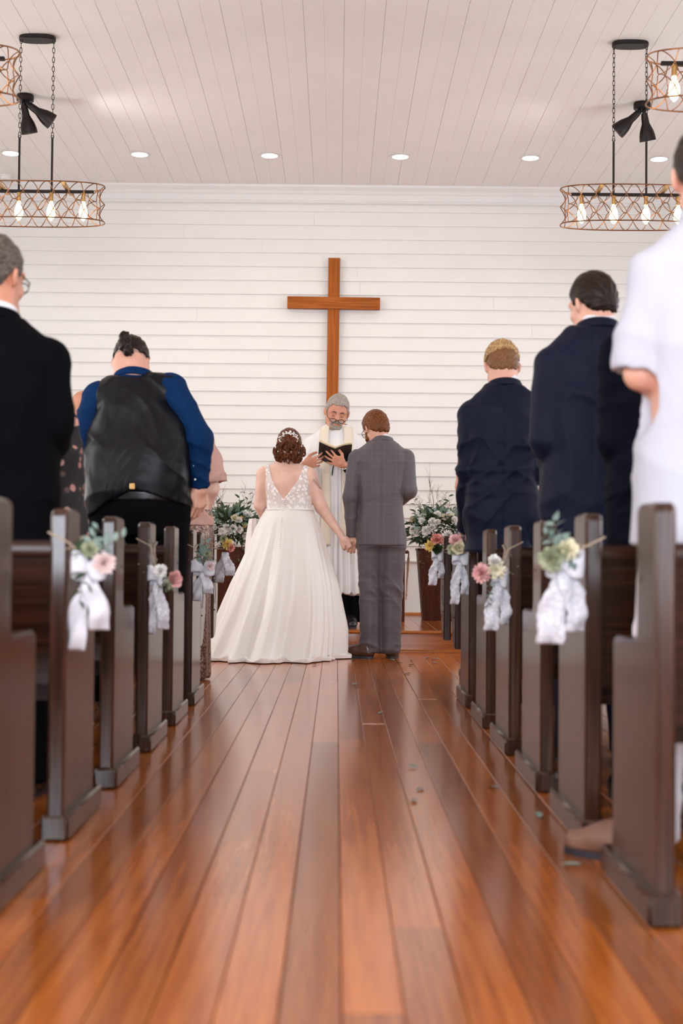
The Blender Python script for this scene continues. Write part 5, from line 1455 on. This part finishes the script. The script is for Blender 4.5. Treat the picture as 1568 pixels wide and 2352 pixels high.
def dress(o, mat, S, top, hem, wid, seed, name='dress', ry=0.14, amp=0.012):
    SS = [(hem,0,0,wid,ry),(0.45,0,0,wid*0.95,ry),(0.85,0,0,max(wid*0.9,.165),min(0.135,ry))]+[q for q in S if 0.9 < q[0] < top+0.05]
    G = SDF((-0.33,-0.25,hem-0.02), (0.33,0.25,top+0.03), (0.010,0.010)); G.loft(SS, 0, 2.2, 0.012, hem, top); V, Q = G.mesh(2); N = vnormals(V, Q)
    a = np.arctan2(V[:,0], V[:,1]); am = np.interp(V[:,2], [hem,0.9,1.05], [amp,0.004,0.0])
    return link(name, np_mesh(name, (V+N*(am*np.cos(13*a+2*np.sin(2*a)))[:,None]).astype(np.float32), Q), M[mat], o)
o, f, HC, R, nk, arms, S = guest('woman in a black dress with pink flowers, glimpsed beside the black suited man', 78, 5.14, (70,852,0.05), (72,915,0.02),
    [(0,975,0),(144,975,0)], [(-16,1090,0),(160,1090,0)], [(10,1150,0.2),(130,1150,0.2)], stk(0.95,0,0.92), 'floral', 0.94, 20, 0, hairmat='hair_black', hem=0.66, do_trousers=False, collar_c=False, name_j='blouse', seed=82, jres=0.011, s=0.92, sleeve=(0.06,0.055,0.045), pad=0.052)
dress(o, 'floral', S, 0.95, 0.10, 0.20, 3, 'skirt')
# woman in blush top and bronze sequin skirt, front left pew
hW = dict(fwd=(-0.4,0.4,-0.8), back=(0.6,-0.5,0.3), thumb=(0,0.5,0.4), curl=0.4, size=0.92)
o, f, HC, R, nk, arms, S = guest('woman in a blush flutter sleeved top over a brown sequin gown, front left', 420, 8.40, (412,945,0.06), (416,985,0.02),
    [(385,1018,0),(468,1012,0)], [(370,1090,0),(487,1122,-0.01)], [(395,1150,0.15),(468,1188,0.10)], stk(0.95,0,0.95), 'chiffon', 0.94, 24, 5, hands=[clasp(-1), hW],
    hairmat='hair_blond_side', thick=0.02, skin='skin_bride', do_jacket=False, do_trousers=False, collar_c=False, seed=92, s=0.95, skin_r=(0.052,0.042,0.026))
dress(o, 'sequin', S, 1.0, 0.012, 0.155, 3, 'gown', 0.125, 0.008)
G = SDF((-0.36,-0.25,0.85), (0.36,0.25,1.6), (0.009,0.009)); G.loft([(0.90,0,0,.168,.13)]+[q for q in S if q[0] > 0.95], 0, 2.3, 0.016, 0.90, nk.z-0.04)
for sh, el, wr in arms:
    G.cone((np.sign(sh.x)*0.05,0,S[-2][0]), sh, 0.05, 0.056, 0.03); e2 = sh.lerp(el, 0.86)+Vector((np.sign(sh.x)*0.012,0,0)); G.cone(sh, e2, 0.060, 0.088, 0.02); d = (el-sh).normalized(); G.cone(e2+d*0.095, e2+d*0.096, 0.115, 0.115, 0.003, 'sub')
V, Q = G.mesh(2); link('flutter_top', np_mesh('flutter_top', folds(V, Q, 0.009, 95, [(1,0.3,0.1),(0.8,-0.5,0)], 24), Q), M['chiffon'], o)
# woman with bare arm in navy print, front right pew
hW2 = dict(fwd=(0.5,0.5,-0.6), back=(-0.6,-0.4,0.3), thumb=(0,0.5,0.5), curl=0.4, size=0.92)
o, f, HC, R, nk, arms, S = guest('bare armed woman in a navy print dress, half hidden by the blond man', 1118, 8.40, (1140,935,0.06), (1130,985,0.02),
    [(1076,1020,0),(1170,1020,0)], [(1063,1118,-0.01),(1190,1115,0)], [(1082,1165,0.16),(1160,1160,0.18)], stk(0.95,0,0.96), 'navy_print', 0.94, 22, 0, hands=[hW2, clasp(1)],
    hairmat='hair_black', thick=0.02, do_jacket=False, do_trousers=False, collar_c=False, seed=102, s=0.96, skin_r=(0.058,0.046,0.027))
dress(o, 'navy_print', S, nk.z-0.10, 0.30, 0.185, 3, 'dress', 0.13, 0.010)
for sx in (-1,1): shoe('shoe', M['black_leather'], o, (sx*0.09,-0.03,0), (sx*0.1,1), 0.24, res=0.008)
# ================================================================== FLOWERS, PLANTERS, PEW BOUQUETS, FALLEN LEAVES
def m_petal(name, a, b, rough=0.6):
    m, nt, bs = new_mat(name); v = coords(nt, (1,1,1), rnd=True)
    nt.links.new(ramp(nt, noise(nt, v, 45, 3), [(0.35, a), (0.65, b)]), bs.inputs['Base Color'])
    setp(bs, rough=rough, spec=0.25, sss=0.05); bs.inputs['Subsurface Radius'].default_value = (0.004,0.003,0.002); return m
M['p_white'] = m_petal('white_petal', (0.86,0.83,0.78), (0.92,0.91,0.88))
M['p_cream'] = m_petal('cream_petal', (0.76,0.68,0.45), (0.85,0.80,0.62))
M['p_yellow'] = m_petal('yellow_petal', (0.66,0.44,0.10), (0.78,0.60,0.22))
M['p_pink'] = m_petal('pink_petal', (0.72,0.36,0.34), (0.82,0.52,0.50))
M['p_blush'] = m_petal('blush_petal', (0.80,0.60,0.58), (0.88,0.72,0.70))
M['p_coral'] = m_petal('coral_petal', (0.72,0.26,0.20), (0.82,0.40,0.32))
M['p_green'] = m_petal('green_petal', (0.30,0.33,0.20), (0.46,0.48,0.31))
M['p_dark'] = m_petal('dark_red_petal', (0.09,0.02,0.015), (0.18,0.05,0.03))
M['l_grey'] = m_petal('eucalyptus_leaf', (0.13,0.19,0.16), (0.25,0.33,0.29), 0.55)
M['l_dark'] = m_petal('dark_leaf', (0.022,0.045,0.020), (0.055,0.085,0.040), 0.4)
M['l_mid'] = m_petal('mid_leaf', (0.07,0.11,0.05), (0.15,0.19,0.10), 0.5)
M['twig'] = m_plain('twig_bark', (0.10,0.055,0.035), 0.8, 60, 0.3)
M['twine'] = m_plain('jute_twine', (0.46,0.36,0.25), 0.9, 90, 0.2)
M['ribbon'] = m_cloth('white_ribbon', (0.62,0.62,0.67), (0.68,0.68,0.72), rough=0.6)

def petal_vf(L, Wd, cup, n=5, m=4, ruf=0.0, rng=None):
    V, F = [], []
    for i in range(n+1):
        u = i/n; w = Wd*math.sin(PI*min(1, 0.12+0.80*u))**0.8
        for j in range(m+1):
            q = j/m-0.5
            z = cup*L*(u**1.6)+abs(q)*abs(q)*w*1.2+(ruf*L*(u**2)*math.sin(j*2.4+(rng.uniform(0,6) if rng else 0)) if ruf else 0)
            V.append((q*w, L*u, z))
    for i in range(n):
        for j in range(m): F.append((i*(m+1)+j, i*(m+1)+j+1, (i+1)*(m+1)+j+1, (i+1)*(m+1)+j))
    return V, F
def flower_mesh(kind, seed=0):
    r = random.Random(seed); mb = MB()
    layers = {'rose': [(3,.014,.020,0.2,80,.004),(4,.020,.024,0.35,66,.006),(5,.026,.028,0.35,46,.006),(6,.031,.030,0.25,24,.004)],
              'pom': [(8,.012,.010,.1,82,.0),(12,.020,.012,.1,62,.002),(14,.026,.013,.1,40,.002),(14,.030,.013,.1,18,.0),(12,.028,.013,.1,-8,-.004),(10,.024,.012,.1,-35,-.006)],
              'daisy': [(9,.014,.009,.3,62,.002),(12,.026,.012,.2,34,.0),(13,.033,.013,.15,14,-.002)],
              'carn': [(6,.018,.018,.1,78,.002),(8,.026,.022,.1,56,.0),(9,.031,.024,.1,32,-.002),(9,.031,.024,.1,8,-.004)]}[kind]
    for (n, L, Wd, cup, el, z0) in layers:
        ph = r.uniform(0, 6)
        for k in range(n):
            V, F = petal_vf(L*r.uniform(.9,1.1), Wd, cup*(1 if kind == 'rose' else .6), 4, 3, 0.12 if kind in ('carn',) else 0.03, r)
            R = Matrix.Rotation(ph+2*PI*k/n+r.uniform(-.15,.15), 3, 'Z') @ Matrix.Rotation(math.radians(el+r.uniform(-7,7)), 3, 'X')
            off = Vector((0,0.002,z0))
            mb.add([R @ Vector(v)+Vector((0,0,z0)) for v in V], F)
    mb.lathe([(0,-0.014),(0.005,-0.013),(0.009,-0.004),(0.008,0.004),(0,0.006)], 8)
    return mb.mesh('flower', True)
FM = {k: flower_mesh(k, i) for i, k in enumerate(('rose','pom','daisy','carn'))}
def recolor(me, mat):
    m2 = me.copy(); m2.materials.clear(); m2.materials.append(mat); return m2
_fc = {}
def flower(parent, kind, mat, loc, axis, size=1.0, spin=0.0):
    key = (kind, mat)
    if key not in _fc: _fc[key] = recolor(FM[kind], M[mat])
    o = link('flower', _fc[key], None, parent, loc)
    o.rotation_mode = 'QUATERNION'
    o.rotation_quaternion = Vector((0,0,1)).rotation_difference(Vector(axis).normalized()) @ Euler((0,0,spin)).to_quaternion()
    o.scale = (size,)*3; return o
def leaf_mesh(L, Wd, curl, tip=1.0):
    V, F = [], []; n = 5
    for i in range(n+1):
        u = i/n; w = Wd*0.5*math.sin(PI*u**0.8)**0.75 if 0 < u < 1 else 0.0006
        z = -curl*L*u*u
        V += [(-w, L*u, z+w*0.35), (0, L*u, z), (w, L*u, z+w*0.35)]
    for i in range(n): F += [(i*3, i*3+1, i*3+4, i*3+3), (i*3+1, i*3+2, i*3+5, i*3+4)]
    V += [(-0.0008,-0.012,0),(0.0008,-0.012,0),(0,-0.012,0.0012)]; b = len(V)-3
    F += [(b, b+1, 2, 0)]
    mb = MB(); mb.add(V, F); return mb.mesh('leaf', True)
LM = [leaf_mesh(0.075, 0.026, 0.25), leaf_mesh(0.055, 0.030, 0.15), leaf_mesh(0.095, 0.034, 0.4), leaf_mesh(0.022, 0.015, 0.1)]
_lc = {}
def leaf(parent, k, mat, loc, direction, size=1.0, roll=0.0, name='leaf'):
    key = (k, mat)
    if key not in _lc: _lc[key] = recolor(LM[k], M[mat])
    o = link(name, _lc[key], None, parent, loc); o.rotation_mode = 'QUATERNION'
    o.rotation_quaternion = Vector((0,1,0)).rotation_difference(Vector(direction).normalized()) @ Euler((0,roll,0)).to_quaternion()
    o.scale = (size,)*3; return o
def sprig(parent, pts, k, mat, n, size, rng, name='leaf_sprig', stem='twig', r=0.0014):
    P = [Vector(p) for p in pts]
    # smooth polyline
    def ev(t):
        s_ = t*(len(P)-1); i = min(int(s_), len(P)-2); return P[i].lerp(P[i+1], s_-i)
    line = [ev(i/12) for i in range(13)]
    st = MB().tube(line, [r*(1.3-0.8*i/12) for i in range(13)], 5).obj(name, M[stem], parent, smooth=True)
    for i in range(n):
        t = (i+0.8)/n; p = ev(t); d = (ev(min(1,t+.05))-ev(max(0,t-.05))).normalized()
        side = d.cross(Vector((rng.uniform(-.4,.4), -1, rng.uniform(-.4,.4)))).normalized()*(1 if i % 2 else -1)
        leaf(st, k, mat, p, (d*rng.uniform(.4,.9)+side+Vector((0,rng.uniform(-.5,.2),rng.uniform(-.2,.3)))), size*rng.uniform(.75,1.15)*(1-0.35*t), rng.uniform(-.8,.8))
    return st

def planter_set(px, side, seed):
    Yp = 12.60; P = at(px, 1270, Yp); r = random.Random(seed)
    w = 'left' if side < 0 else 'right'
    pl = thing('planter', 'tall tapered dark brown wooden planter on the platform at the %s of the altar' % w, 'planter', (P.x, Yp, STEP_Z), 0, 'altar planters')
    hb, ht, H = 0.122, 0.172, 0.62
    def sq(h, z): return [(-h,-h,z),(h,-h,z),(h,h,z),(-h,h,z)]
    for a, b in ((0,1),(1,2),(2,3),(3,0)):
        lo, hi = sq(hb,0), sq(ht,H); li, hi2 = sq(hb-0.016,0), sq(ht-0.016,H)
        MB().add([lo[a],lo[b],hi[b],hi[a],li[a],li[b],hi2[b],hi2[a]], [(0,1,2,3),(5,4,7,6),(0,4,5,1),(3,2,6,7),(0,3,7,4),(1,5,6,2)]).obj('side_panel', M['planter'], pl)
    MB().box(-hb+0.01,hb-0.01,-hb+0.01,hb-0.01,0.01,0.03).obj('base', M['planter'], pl)
    MB().box(-ht+0.02,ht-0.02,-ht+0.02,ht-0.02,H-0.06,H-0.045).obj('soil', M['under'], pl)
    for a in range(4):
        R = Matrix.Rotation(a*PI/2, 3, 'Z')
        m_ = MB().box(-ht-0.006,ht+0.006,-ht-0.006,-ht+0.014,H-0.006,H+0.012,0.002); m_.V = [tuple(R @ Vector(v)) for v in m_.V]; m_.obj('rim', M['planter'], pl)
    ar = thing('flower_arrangement', 'white flowers, eucalyptus and trailing vines filling the planter at the %s' % w, 'flowers', (P.x, Yp, STEP_Z+0.58), 0, 'altar flower arrangements')
    C = Vector((0.0,-0.02,0.215)); RX = (0.255,0.20,0.165)
    def surf(az, el, k=1.0): return C+Vector((RX[0]*math.cos(el)*math.cos(az), RX[1]*math.cos(el)*math.sin(az), RX[2]*math.sin(el)))*k
    core = MB()
    for i in range(520):
        az, el = r.uniform(0,2*PI), r.uniform(-0.9,1.4); p = surf(az, el, r.uniform(.45,.86)); d = (p-C).normalized()+Vector((r.uniform(-.7,.7),r.uniform(-.7,.7),r.uniform(-.5,.5)))
        q = Vector((0,1,0)).rotation_difference(d.normalized()); L = r.uniform(.05,.085); wd = L*0.34
        core.add([p, p+q @ Vector((-wd/2,L*.45,0.006)), p+q @ Vector((0,L,0)), p+q @ Vector((wd/2,L*.45,0.006))], [(0,1,2,3)])
    for i in range(30):
        az, el = r.uniform(0,2*PI), r.uniform(-0.3,1.2); core.tube([Vector((r.uniform(-.08,.08),r.uniform(-.08,.08),-0.02)), surf(az,el,.8)], 0.002, 5)
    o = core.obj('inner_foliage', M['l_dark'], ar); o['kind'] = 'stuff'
    for i in range(200):
        az, el = r.uniform(-PI*1.05,PI*0.05) if r.random() < .8 else r.uniform(0,2*PI), r.uniform(-0.75,1.35)
        p = surf(az, el, r.uniform(.78,1.0)); d = (p-C).normalized()+Vector((r.uniform(-.6,.6),r.uniform(-.6,.2),r.uniform(-.3,.6)))
        leaf(ar, r.choice((0,0,1,2)), r.choice(('l_grey','l_grey','l_dark','l_dark','l_mid')), p, d, r.uniform(.75,1.25), r.uniform(-1.2,1.2))
    for i in range(26):
        az, el = r.uniform(-PI*0.95,-PI*0.05), r.uniform(-0.45,1.0); p = surf(az, el, 1.04); d = (p-C).normalized()+Vector((0,-.5,.1))
        flower(ar, r.choice(('rose','rose','carn','daisy')), r.choice(('p_white','p_white','p_white','p_cream','p_white')), p, d, r.uniform(1.1,1.6), r.uniform(0,6))
    for i in range(8):
        az, el = r.uniform(-PI*0.9,-PI*0.1), r.uniform(-0.5,1.0); p = surf(az, el, 1.02)
        flower(ar, 'pom', r.choice(('p_dark','p_yellow','p_blush','p_dark')), p, (p-C), r.uniform(.45,.65))
    for i in range(7):      # upright leafy shoots
        x0 = r.uniform(-.20,.20); top = Vector((x0*1.25+r.uniform(-.04,.04), r.uniform(-.12,.05), C.z+RX[2]+r.uniform(.05,.17)))
        sprig(ar, [Vector((x0*.6,-.02,C.z)), Vector((x0,top.y,C.z+RX[2]*.8)), top], r.choice((0,2)), r.choice(('l_grey','l_dark')), 8, 0.85, r)
    for i in range(6):      # trailing vines
        az = -PI/2+r.uniform(-1.2,1.2); p = surf(az, -0.3, 1.0); Ln = r.uniform(.14,.32)
        sprig(ar, [surf(az,0.1,.85), p, p+Vector((r.uniform(-.04,.04),-.03,-Ln*.5)), p+Vector((r.uniform(-.06,.06),-.01,-Ln))], 1, r.choice(('l_grey','l_mid')), 16, 0.72, r, 'trailing_vine')
    for b in range(3):      # curly twigs
        x0 = (-0.02, -0.12, 0.05)[b] if side > 0 else (-0.13, -0.10, 0.16)[b]
        for k in range(4):
            tall = r.uniform(.30,.56) if (b == 0 and side > 0) else r.uniform(.18,.32); pts = []
            dx, ph = r.uniform(-.10,.10), r.uniform(0,6)
            for i in range(14):
                u = i/13; pts.append(Vector((x0+dx*u+0.010*math.sin(ph+9*u), 0.02+0.008*math.cos(ph+8*u), C.z+RX[2]*.6+tall*u)))
            tw = MB().tube(pts, [0.0020*(1-0.7*i/13) for i in range(14)], 5)
            for q in range(3):
                i = r.randrange(5,12); e = pts[i]; tw.tube([e, e+Vector((r.uniform(-.03,.03),0,.035)), e+Vector((r.uniform(-.05,.05),0,.08))], [0.0012,0.0009,0.0004], 4)
            tw.obj('curly_twig', M['twig'], ar, smooth=True, angle=80)
planter_set(1002, 1, 21); planter_set(527, -1, 33)

# ---- bouquets tied to the pew ends
def ribbon_strip(path, widths, wdir, ruffle=0.0, th=0.0014, scallop=0.0, n=7):
    """a strip following path; wdir gives the across direction"""
    V, F = [], []; m = len(path); wd = Vector(wdir).normalized()
    nr = wd.cross(Vector((0,0,1))).normalized()
    for i, p in enumerate(path):
        for j in range(n):
            q = j/(n-1)-0.5; w = widths[i]+(scallop*abs(math.sin(i*PI/3)) if j in (0,n-1) else 0)
            V.append(Vector(p)+wd*q*w+nr*(ruffle*math.sin(q*7+i*0.5)))
    for i in range(m-1):
        for j in range(n-1): F.append((i*n+j, i*n+j+1, (i+1)*n+j+1, (i+1)*n+j))
    return V, F
def bouquet(s, i, label, flowers, tail_px, tail_len, tail_w, lace, sprigs, bow, seed, twist=0.0):
    r = random.Random(seed); Yp = PEW_Y[i]; fx = s*FACE[s]
    if i >= 6: fx = -0.735 if s < 0 else 0.650
    o0 = Vector((fx-s*0.035, Yp+0.02, 0.755))
    t = thing('pew_bouquet', label, 'bouquet', o0, 0, 'ribbon and flower bouquets on the pew ends')
    L = lambda px, py, dy=0.0: at(px, py, Yp+0.02+dy)-o0
    k0 = L(*tail_px)
    # twine round the post
    x_in, x_out = s*(0.035+PT+0.004), s*0.030
    z_ = 0.03
    tw = [(x_out,-0.024,z_*.5),(x_in,-0.026,z_+0.012),(x_in,0.165,z_+0.012),(x_out,0.165,z_),(x_out,0.08,z_*.4),k0+Vector((s*0.004,0.01,0.012))]
    MB().tube([k0+Vector((s*0.004,0.008,0.012))]+[Vector(p) for p in tw], 0.0022, 6).obj('twine', M['twine'], t, smooth=True)
    tl = MB()
    for q in range(2): tl.tube([k0+Vector((0,0,0.012)), k0+Vector((s*(0.02+0.01*q),-0.012,0.03+0.02*q)), k0+Vector((s*(0.05+.02*q),-0.02,0.012+0.03*q))], 0.0013, 5)
    tl.obj('twine_end', M['twine'], t, smooth=True)
    mat = M['ribbon_lace'] if lace else M['ribbon']
    for q in range(2):
        n_ = 22; path, wid = [], []
        Lq = tail_len*(1 if q == 0 else r.uniform(.72,.92)); sg = (-1 if q == 0 else 1)
        for a in range(n_):
            u = a/(n_-1)
            path.append(k0+Vector((sg*0.010*u+sg*tail_w*0.30*min(1,u*1.4)+twist*u+0.004*math.sin(u*9+q*2), -0.012*q-0.010*math.sin(u*PI)+0.006*math.sin(u*13+q), -Lq*u-0.006)))
            wid.append(tail_w*(0.42+0.30*min(1,u*2.2)))
        V, F = ribbon_strip(path, wid, (1,0.35*sg,0), 0.005, scallop=0.006 if lace else 0.0)
        o = link('ribbon_tail', np_mesh('ribbon_tail', V, F), mat, t); md = o.modifiers.new('thickness','SOLIDIFY'); md.thickness = 0.0012
    if bow:
        for sg in (-1, 1):
            path, wid = [], []
            for a in range(16):
                an = 2*PI*a/15; path.append(k0+Vector((sg*bow*(0.5-0.5*math.cos(an))*1.0, -0.012-0.020*math.sin(an)*sg, -0.006-0.012*math.sin(an)+0.008*math.sin(an/2)))); wid.append(0.030+0.018*math.sin(an/2))
            V, F = [], []
            for a, p in enumerate(path):
                for j in range(5): V.append(p+Vector((0,0.004*math.sin(j*2+a),(j/4-0.5)*wid[a]*1.25)))
            for a in range(15):
                for j in range(4): F.append((a*5+j, a*5+j+1, (a+1)*5+j+1, (a+1)*5+j))
            o = link('bow_loop', np_mesh('bow_loop', V, F), M['ribbon'], t); md = o.modifiers.new('thickness','SOLIDIFY'); md.thickness = 0.0012
        g = SDF(k0+Vector((-.03,-.05,-.04)), k0+Vector((.03,.03,.03)), 0.004); g.ell(k0+Vector((0,-0.014,-0.004)), (0.012,0.010,0.016), 0); V, Q = g.mesh(1); link('bow_knot', np_mesh('bow_knot', V, Q), M['ribbon'], t)
    for (px, py, kind, mat_, size, ax) in flowers:
        p = L(px, py, -0.03); flower(t, kind, mat_, p, ax, size, r.uniform(0,6))
    st = MB()
    for (px, py, *_r) in flowers: st.tube([L(px, py, -0.02)+Vector((0,0.01,0)), k0+Vector((0,0,0.01))], 0.0016, 5)
    st.obj('flower_stem', M['l_mid'], t, smooth=True)
    for (a, b, kk, mt, n_, sz) in sprigs:
        p0, p1 = L(*a, -0.01), L(*b, -0.03); sprig(t, [p0, p0.lerp(p1, .5)+Vector((0,-0.012,0.006)), p1], kk, mt, n_, sz, r)
D_ = (0.1,-1,0.15)
bouquet(-1, 1, 'pew bouquet nearest on the left, white satin tails with a blush pompom', [(238,1293,'pom','p_blush',1.05,(0.5,-0.8,0)),(206,1262,'carn','p_green',0.8,(0.2,-0.9,0.3))],
    (205,1300), 0.215, 0.075, False, [((205,1285),(285,1232),1,'l_grey',9,0.75),((205,1285),(225,1212),1,'l_grey',7,0.7),((200,1285),(180,1262),1,'l_dark',6,0.8),((205,1285),(182,1385),0,'l_dark',5,0.6)], 0.045, 1)
bouquet(-1, 3, 'pew bouquet on the left with a green edged pink rose and lace tail', [(393,1332,'rose','p_pink',1.35,(0.6,-0.9,0.1)),(388,1336,'carn','p_green',1.15,(0.5,0.2,-0.1)),(368,1312,'carn','p_white',0.9,(0,-1,0.2))],
    (361,1322), 0.215, 0.060, True, [((362,1325),(385,1350),1,'l_mid',6,0.6),((362,1318),(345,1228),3,'l_mid',6,0.7)], 0.035, 2)
bouquet(-1, 5, 'pew bouquet on the left with dark leaves and a white bow', [(482,1300,'carn','p_blush',0.8,(0.6,-0.8,0.1)),(475,1272,'carn','p_green',0.6,D_)],
    (466,1305), 0.155, 0.070, False, [((466,1300),(472,1245),1,'l_grey',8,0.9),((466,1300),(458,1262),0,'l_dark',6,0.8),((466,1300),(478,1268),2,'l_grey',5,0.7)], 0.058, 3)
bouquet(-1, 7, 'front left pew bouquet with a yellow flower and wide lace strip', [(521,1250,'daisy','p_yellow',1.25,(0.4,-0.9,0.2)),(529,1258,'carn','p_coral',0.9,(0.6,-0.6,0)),(513,1238,'carn','p_green',0.8,D_)],
    (516,1266), 0.185, 0.085, True, [((514,1262),(500,1232),0,'l_dark',5,0.6)], 0.0, 4, 0.0)
bouquet(1, 1, 'pew bouquet nearest on the right, green flowers over the largest lace ribbon', [(1266,1284,'carn','p_green',1.15,(-0.3,-0.9,0)),(1302,1262,'carn','p_cream',1.0,(0.1,-0.9,0.3)),(1283,1272,'rose','p_green',0.9,D_)],
    (1296,1294), 0.205, 0.100, True, [((1290,1280),(1270,1195),1,'l_grey',10,0.75),((1290,1285),(1250,1225),1,'l_grey',8,0.7),((1295,1285),(1318,1290),1,'l_grey',6,0.7)], 0.050, 5)
bouquet(1, 3, 'pew bouquet on the right with a pink pompom, cream flower and lace', [(1107,1316,'pom','p_pink',1.35,(-0.6,-0.8,0)),(1138,1309,'daisy','p_cream',1.30,(0,-1,0.1)),(1135,1290,'carn','p_white',0.9,(0,-0.7,0.7))],
    (1146,1326), 0.195, 0.075, True, [((1125,1325),(1120,1392),3,'l_grey',12,1.1)], 0.030, 6)
bouquet(1, 5, 'pew bouquet under the blond man\'s hand, with a yellow green ranunculus', [(1052,1260,'rose','p_cream',1.45,(0,-1,0.1)),(1046,1242,'carn','p_pink',1.15,(-0.3,-0.8,0.4)),(1040,1262,'carn','p_green',1.0,(-0.6,-0.6,0))],
    (1056,1280), 0.225, 0.060, True, [((1056,1275),(1064,1240),3,'l_dark',6,1.0)], 0.040, 7)
bouquet(1, 7, 'front right pew bouquet of coral carnation and yellow flower with lace', [(1003,1241,'carn','p_coral',1.35,(0,-0.9,0.4)),(988,1254,'daisy','p_yellow',1.2,(-0.5,-0.9,0)),(1003,1261,'rose','l_dark',1.3,(0,-1,0))],
    (1004,1274), 0.180, 0.070, True, [((1004,1268),(1014,1250),1,'l_mid',5,0.6)], 0.035, 8)

# ---- leaves fallen on the aisle floor
FL = [(817,1516,'left of the groom\'s shoes'),(905,1518,'close behind the groom\'s right heel'),(925,1523,'second one right of the groom\'s heel'),(945,1516,'farther one of the middle pair right of the groom'),(938,1529,'nearer one of the middle pair right of the groom'),(975,1513,'closest to the step, right of the groom'),(990,1515,'second from the right near the step'),(991,1522,'farthest right of those near the step'),
      (927,1549,'lying nearest among those right of the groom'),(809,1574,'on the boards before the groom\'s left shoe'),(726,1527,'at the hem of the bride\'s train'),(870,1641,'alone mid aisle, halfway to the bride'),
      (959,1765,'farthest of the three lying in a line on the aisle'),(970,1812,'middle of the three lying in line on the aisle'),(948,1837,'nearest of the three lying in a line on the aisle'),
      (1123,1808,'to the right on the aisle, beside the third pew end'),(1290,1988,'nearest the camera, by the right pews'),(1238,1880,'by the kick plate of the second pew on the right')]
r = random.Random(3)
FLM = recolor(leaf_mesh(0.058, 0.026, -0.05), M['l_grey'])
for px, py, where in FL:
    d = at(px, py, 1.0)-Vector((0,0,CAM_Z)); k = -CAM_Z/d.z; x, y = d.x*k, d.y*k
    o = link('fallen_leaf', FLM, None, None, (x, y, 0.0035)); o.rotation_euler = (r.uniform(-.06,.10), r.uniform(-.10,.10), r.uniform(0,6.28))
    if y < 8: o.scale = (0.85,)*3
    if where: tag(o, 'grey green fallen leaf '+where, 'leaf', 'fallen leaves')
    else: tag(o, 'small grey green leaf scattered with others right of the groom', 'leaf', 'fallen leaves')

# ---- little side table with a peach runner, mostly behind the groom
P = at(890, 1262, 12.35)
tb = thing('side_table', 'small dark side table standing on the platform behind the groom', 'table', (P.x, 12.35, STEP_Z))
HT = P.z-STEP_Z-0.01
MB().box(-0.17,0.17,-0.15,0.15,HT-0.025,HT,0.004).obj('tabletop', M['planter'], tb)
for sx in (-1,1):
    for sy in (-1,1): MB().box(*sorted((sx*0.11,sx*0.145)), *sorted((sy*0.09,sy*0.125)), 0, HT-0.025, 0.003).obj('leg', M['planter'], tb)
M['peach'] = m_cloth('peach_silk', (0.66,0.46,0.34), (0.74,0.55,0.42), rough=0.5)
rn = thing('table_runner', 'peach cloth runner with a fringe hanging beside the groom\'s right leg', 'cloth', (P.x, 12.35, STEP_Z+HT))
V, F = [], []
pth = [(-0.17,0.004),(-0.05,0.004),(0.08,0.004),(0.165,0.004),(0.178,-0.004),(0.181,-0.03)]+[(0.181-0.0009*i, -0.03-0.02*i) for i in range(1,19)]
for i, (x, z) in enumerate(pth):
    for j in range(9): V.append((x+(0.006*math.sin(j*1.3+0.2*i) if i > 6 else 0), (j/8-0.5)*0.24, z))
for i in range(len(pth)-1):
    for j in range(8): F.append((i*9+j, i*9+j+1, (i+1)*9+j+1, (i+1)*9+j))
o = link('cloth', np_mesh('cloth', V, F), M['peach'], rn); md = o.modifiers.new('thickness','SOLIDIFY'); md.thickness = 0.002
fr = MB()
for j in range(30): fr.tube([(0.163,(j/29-.5)*.24,-0.385),(0.163+r.uniform(-.004,.004),(j/29-.5)*.24,-0.425)], 0.0012, 4)
o = fr.obj('fringe', M['peach'], rn)
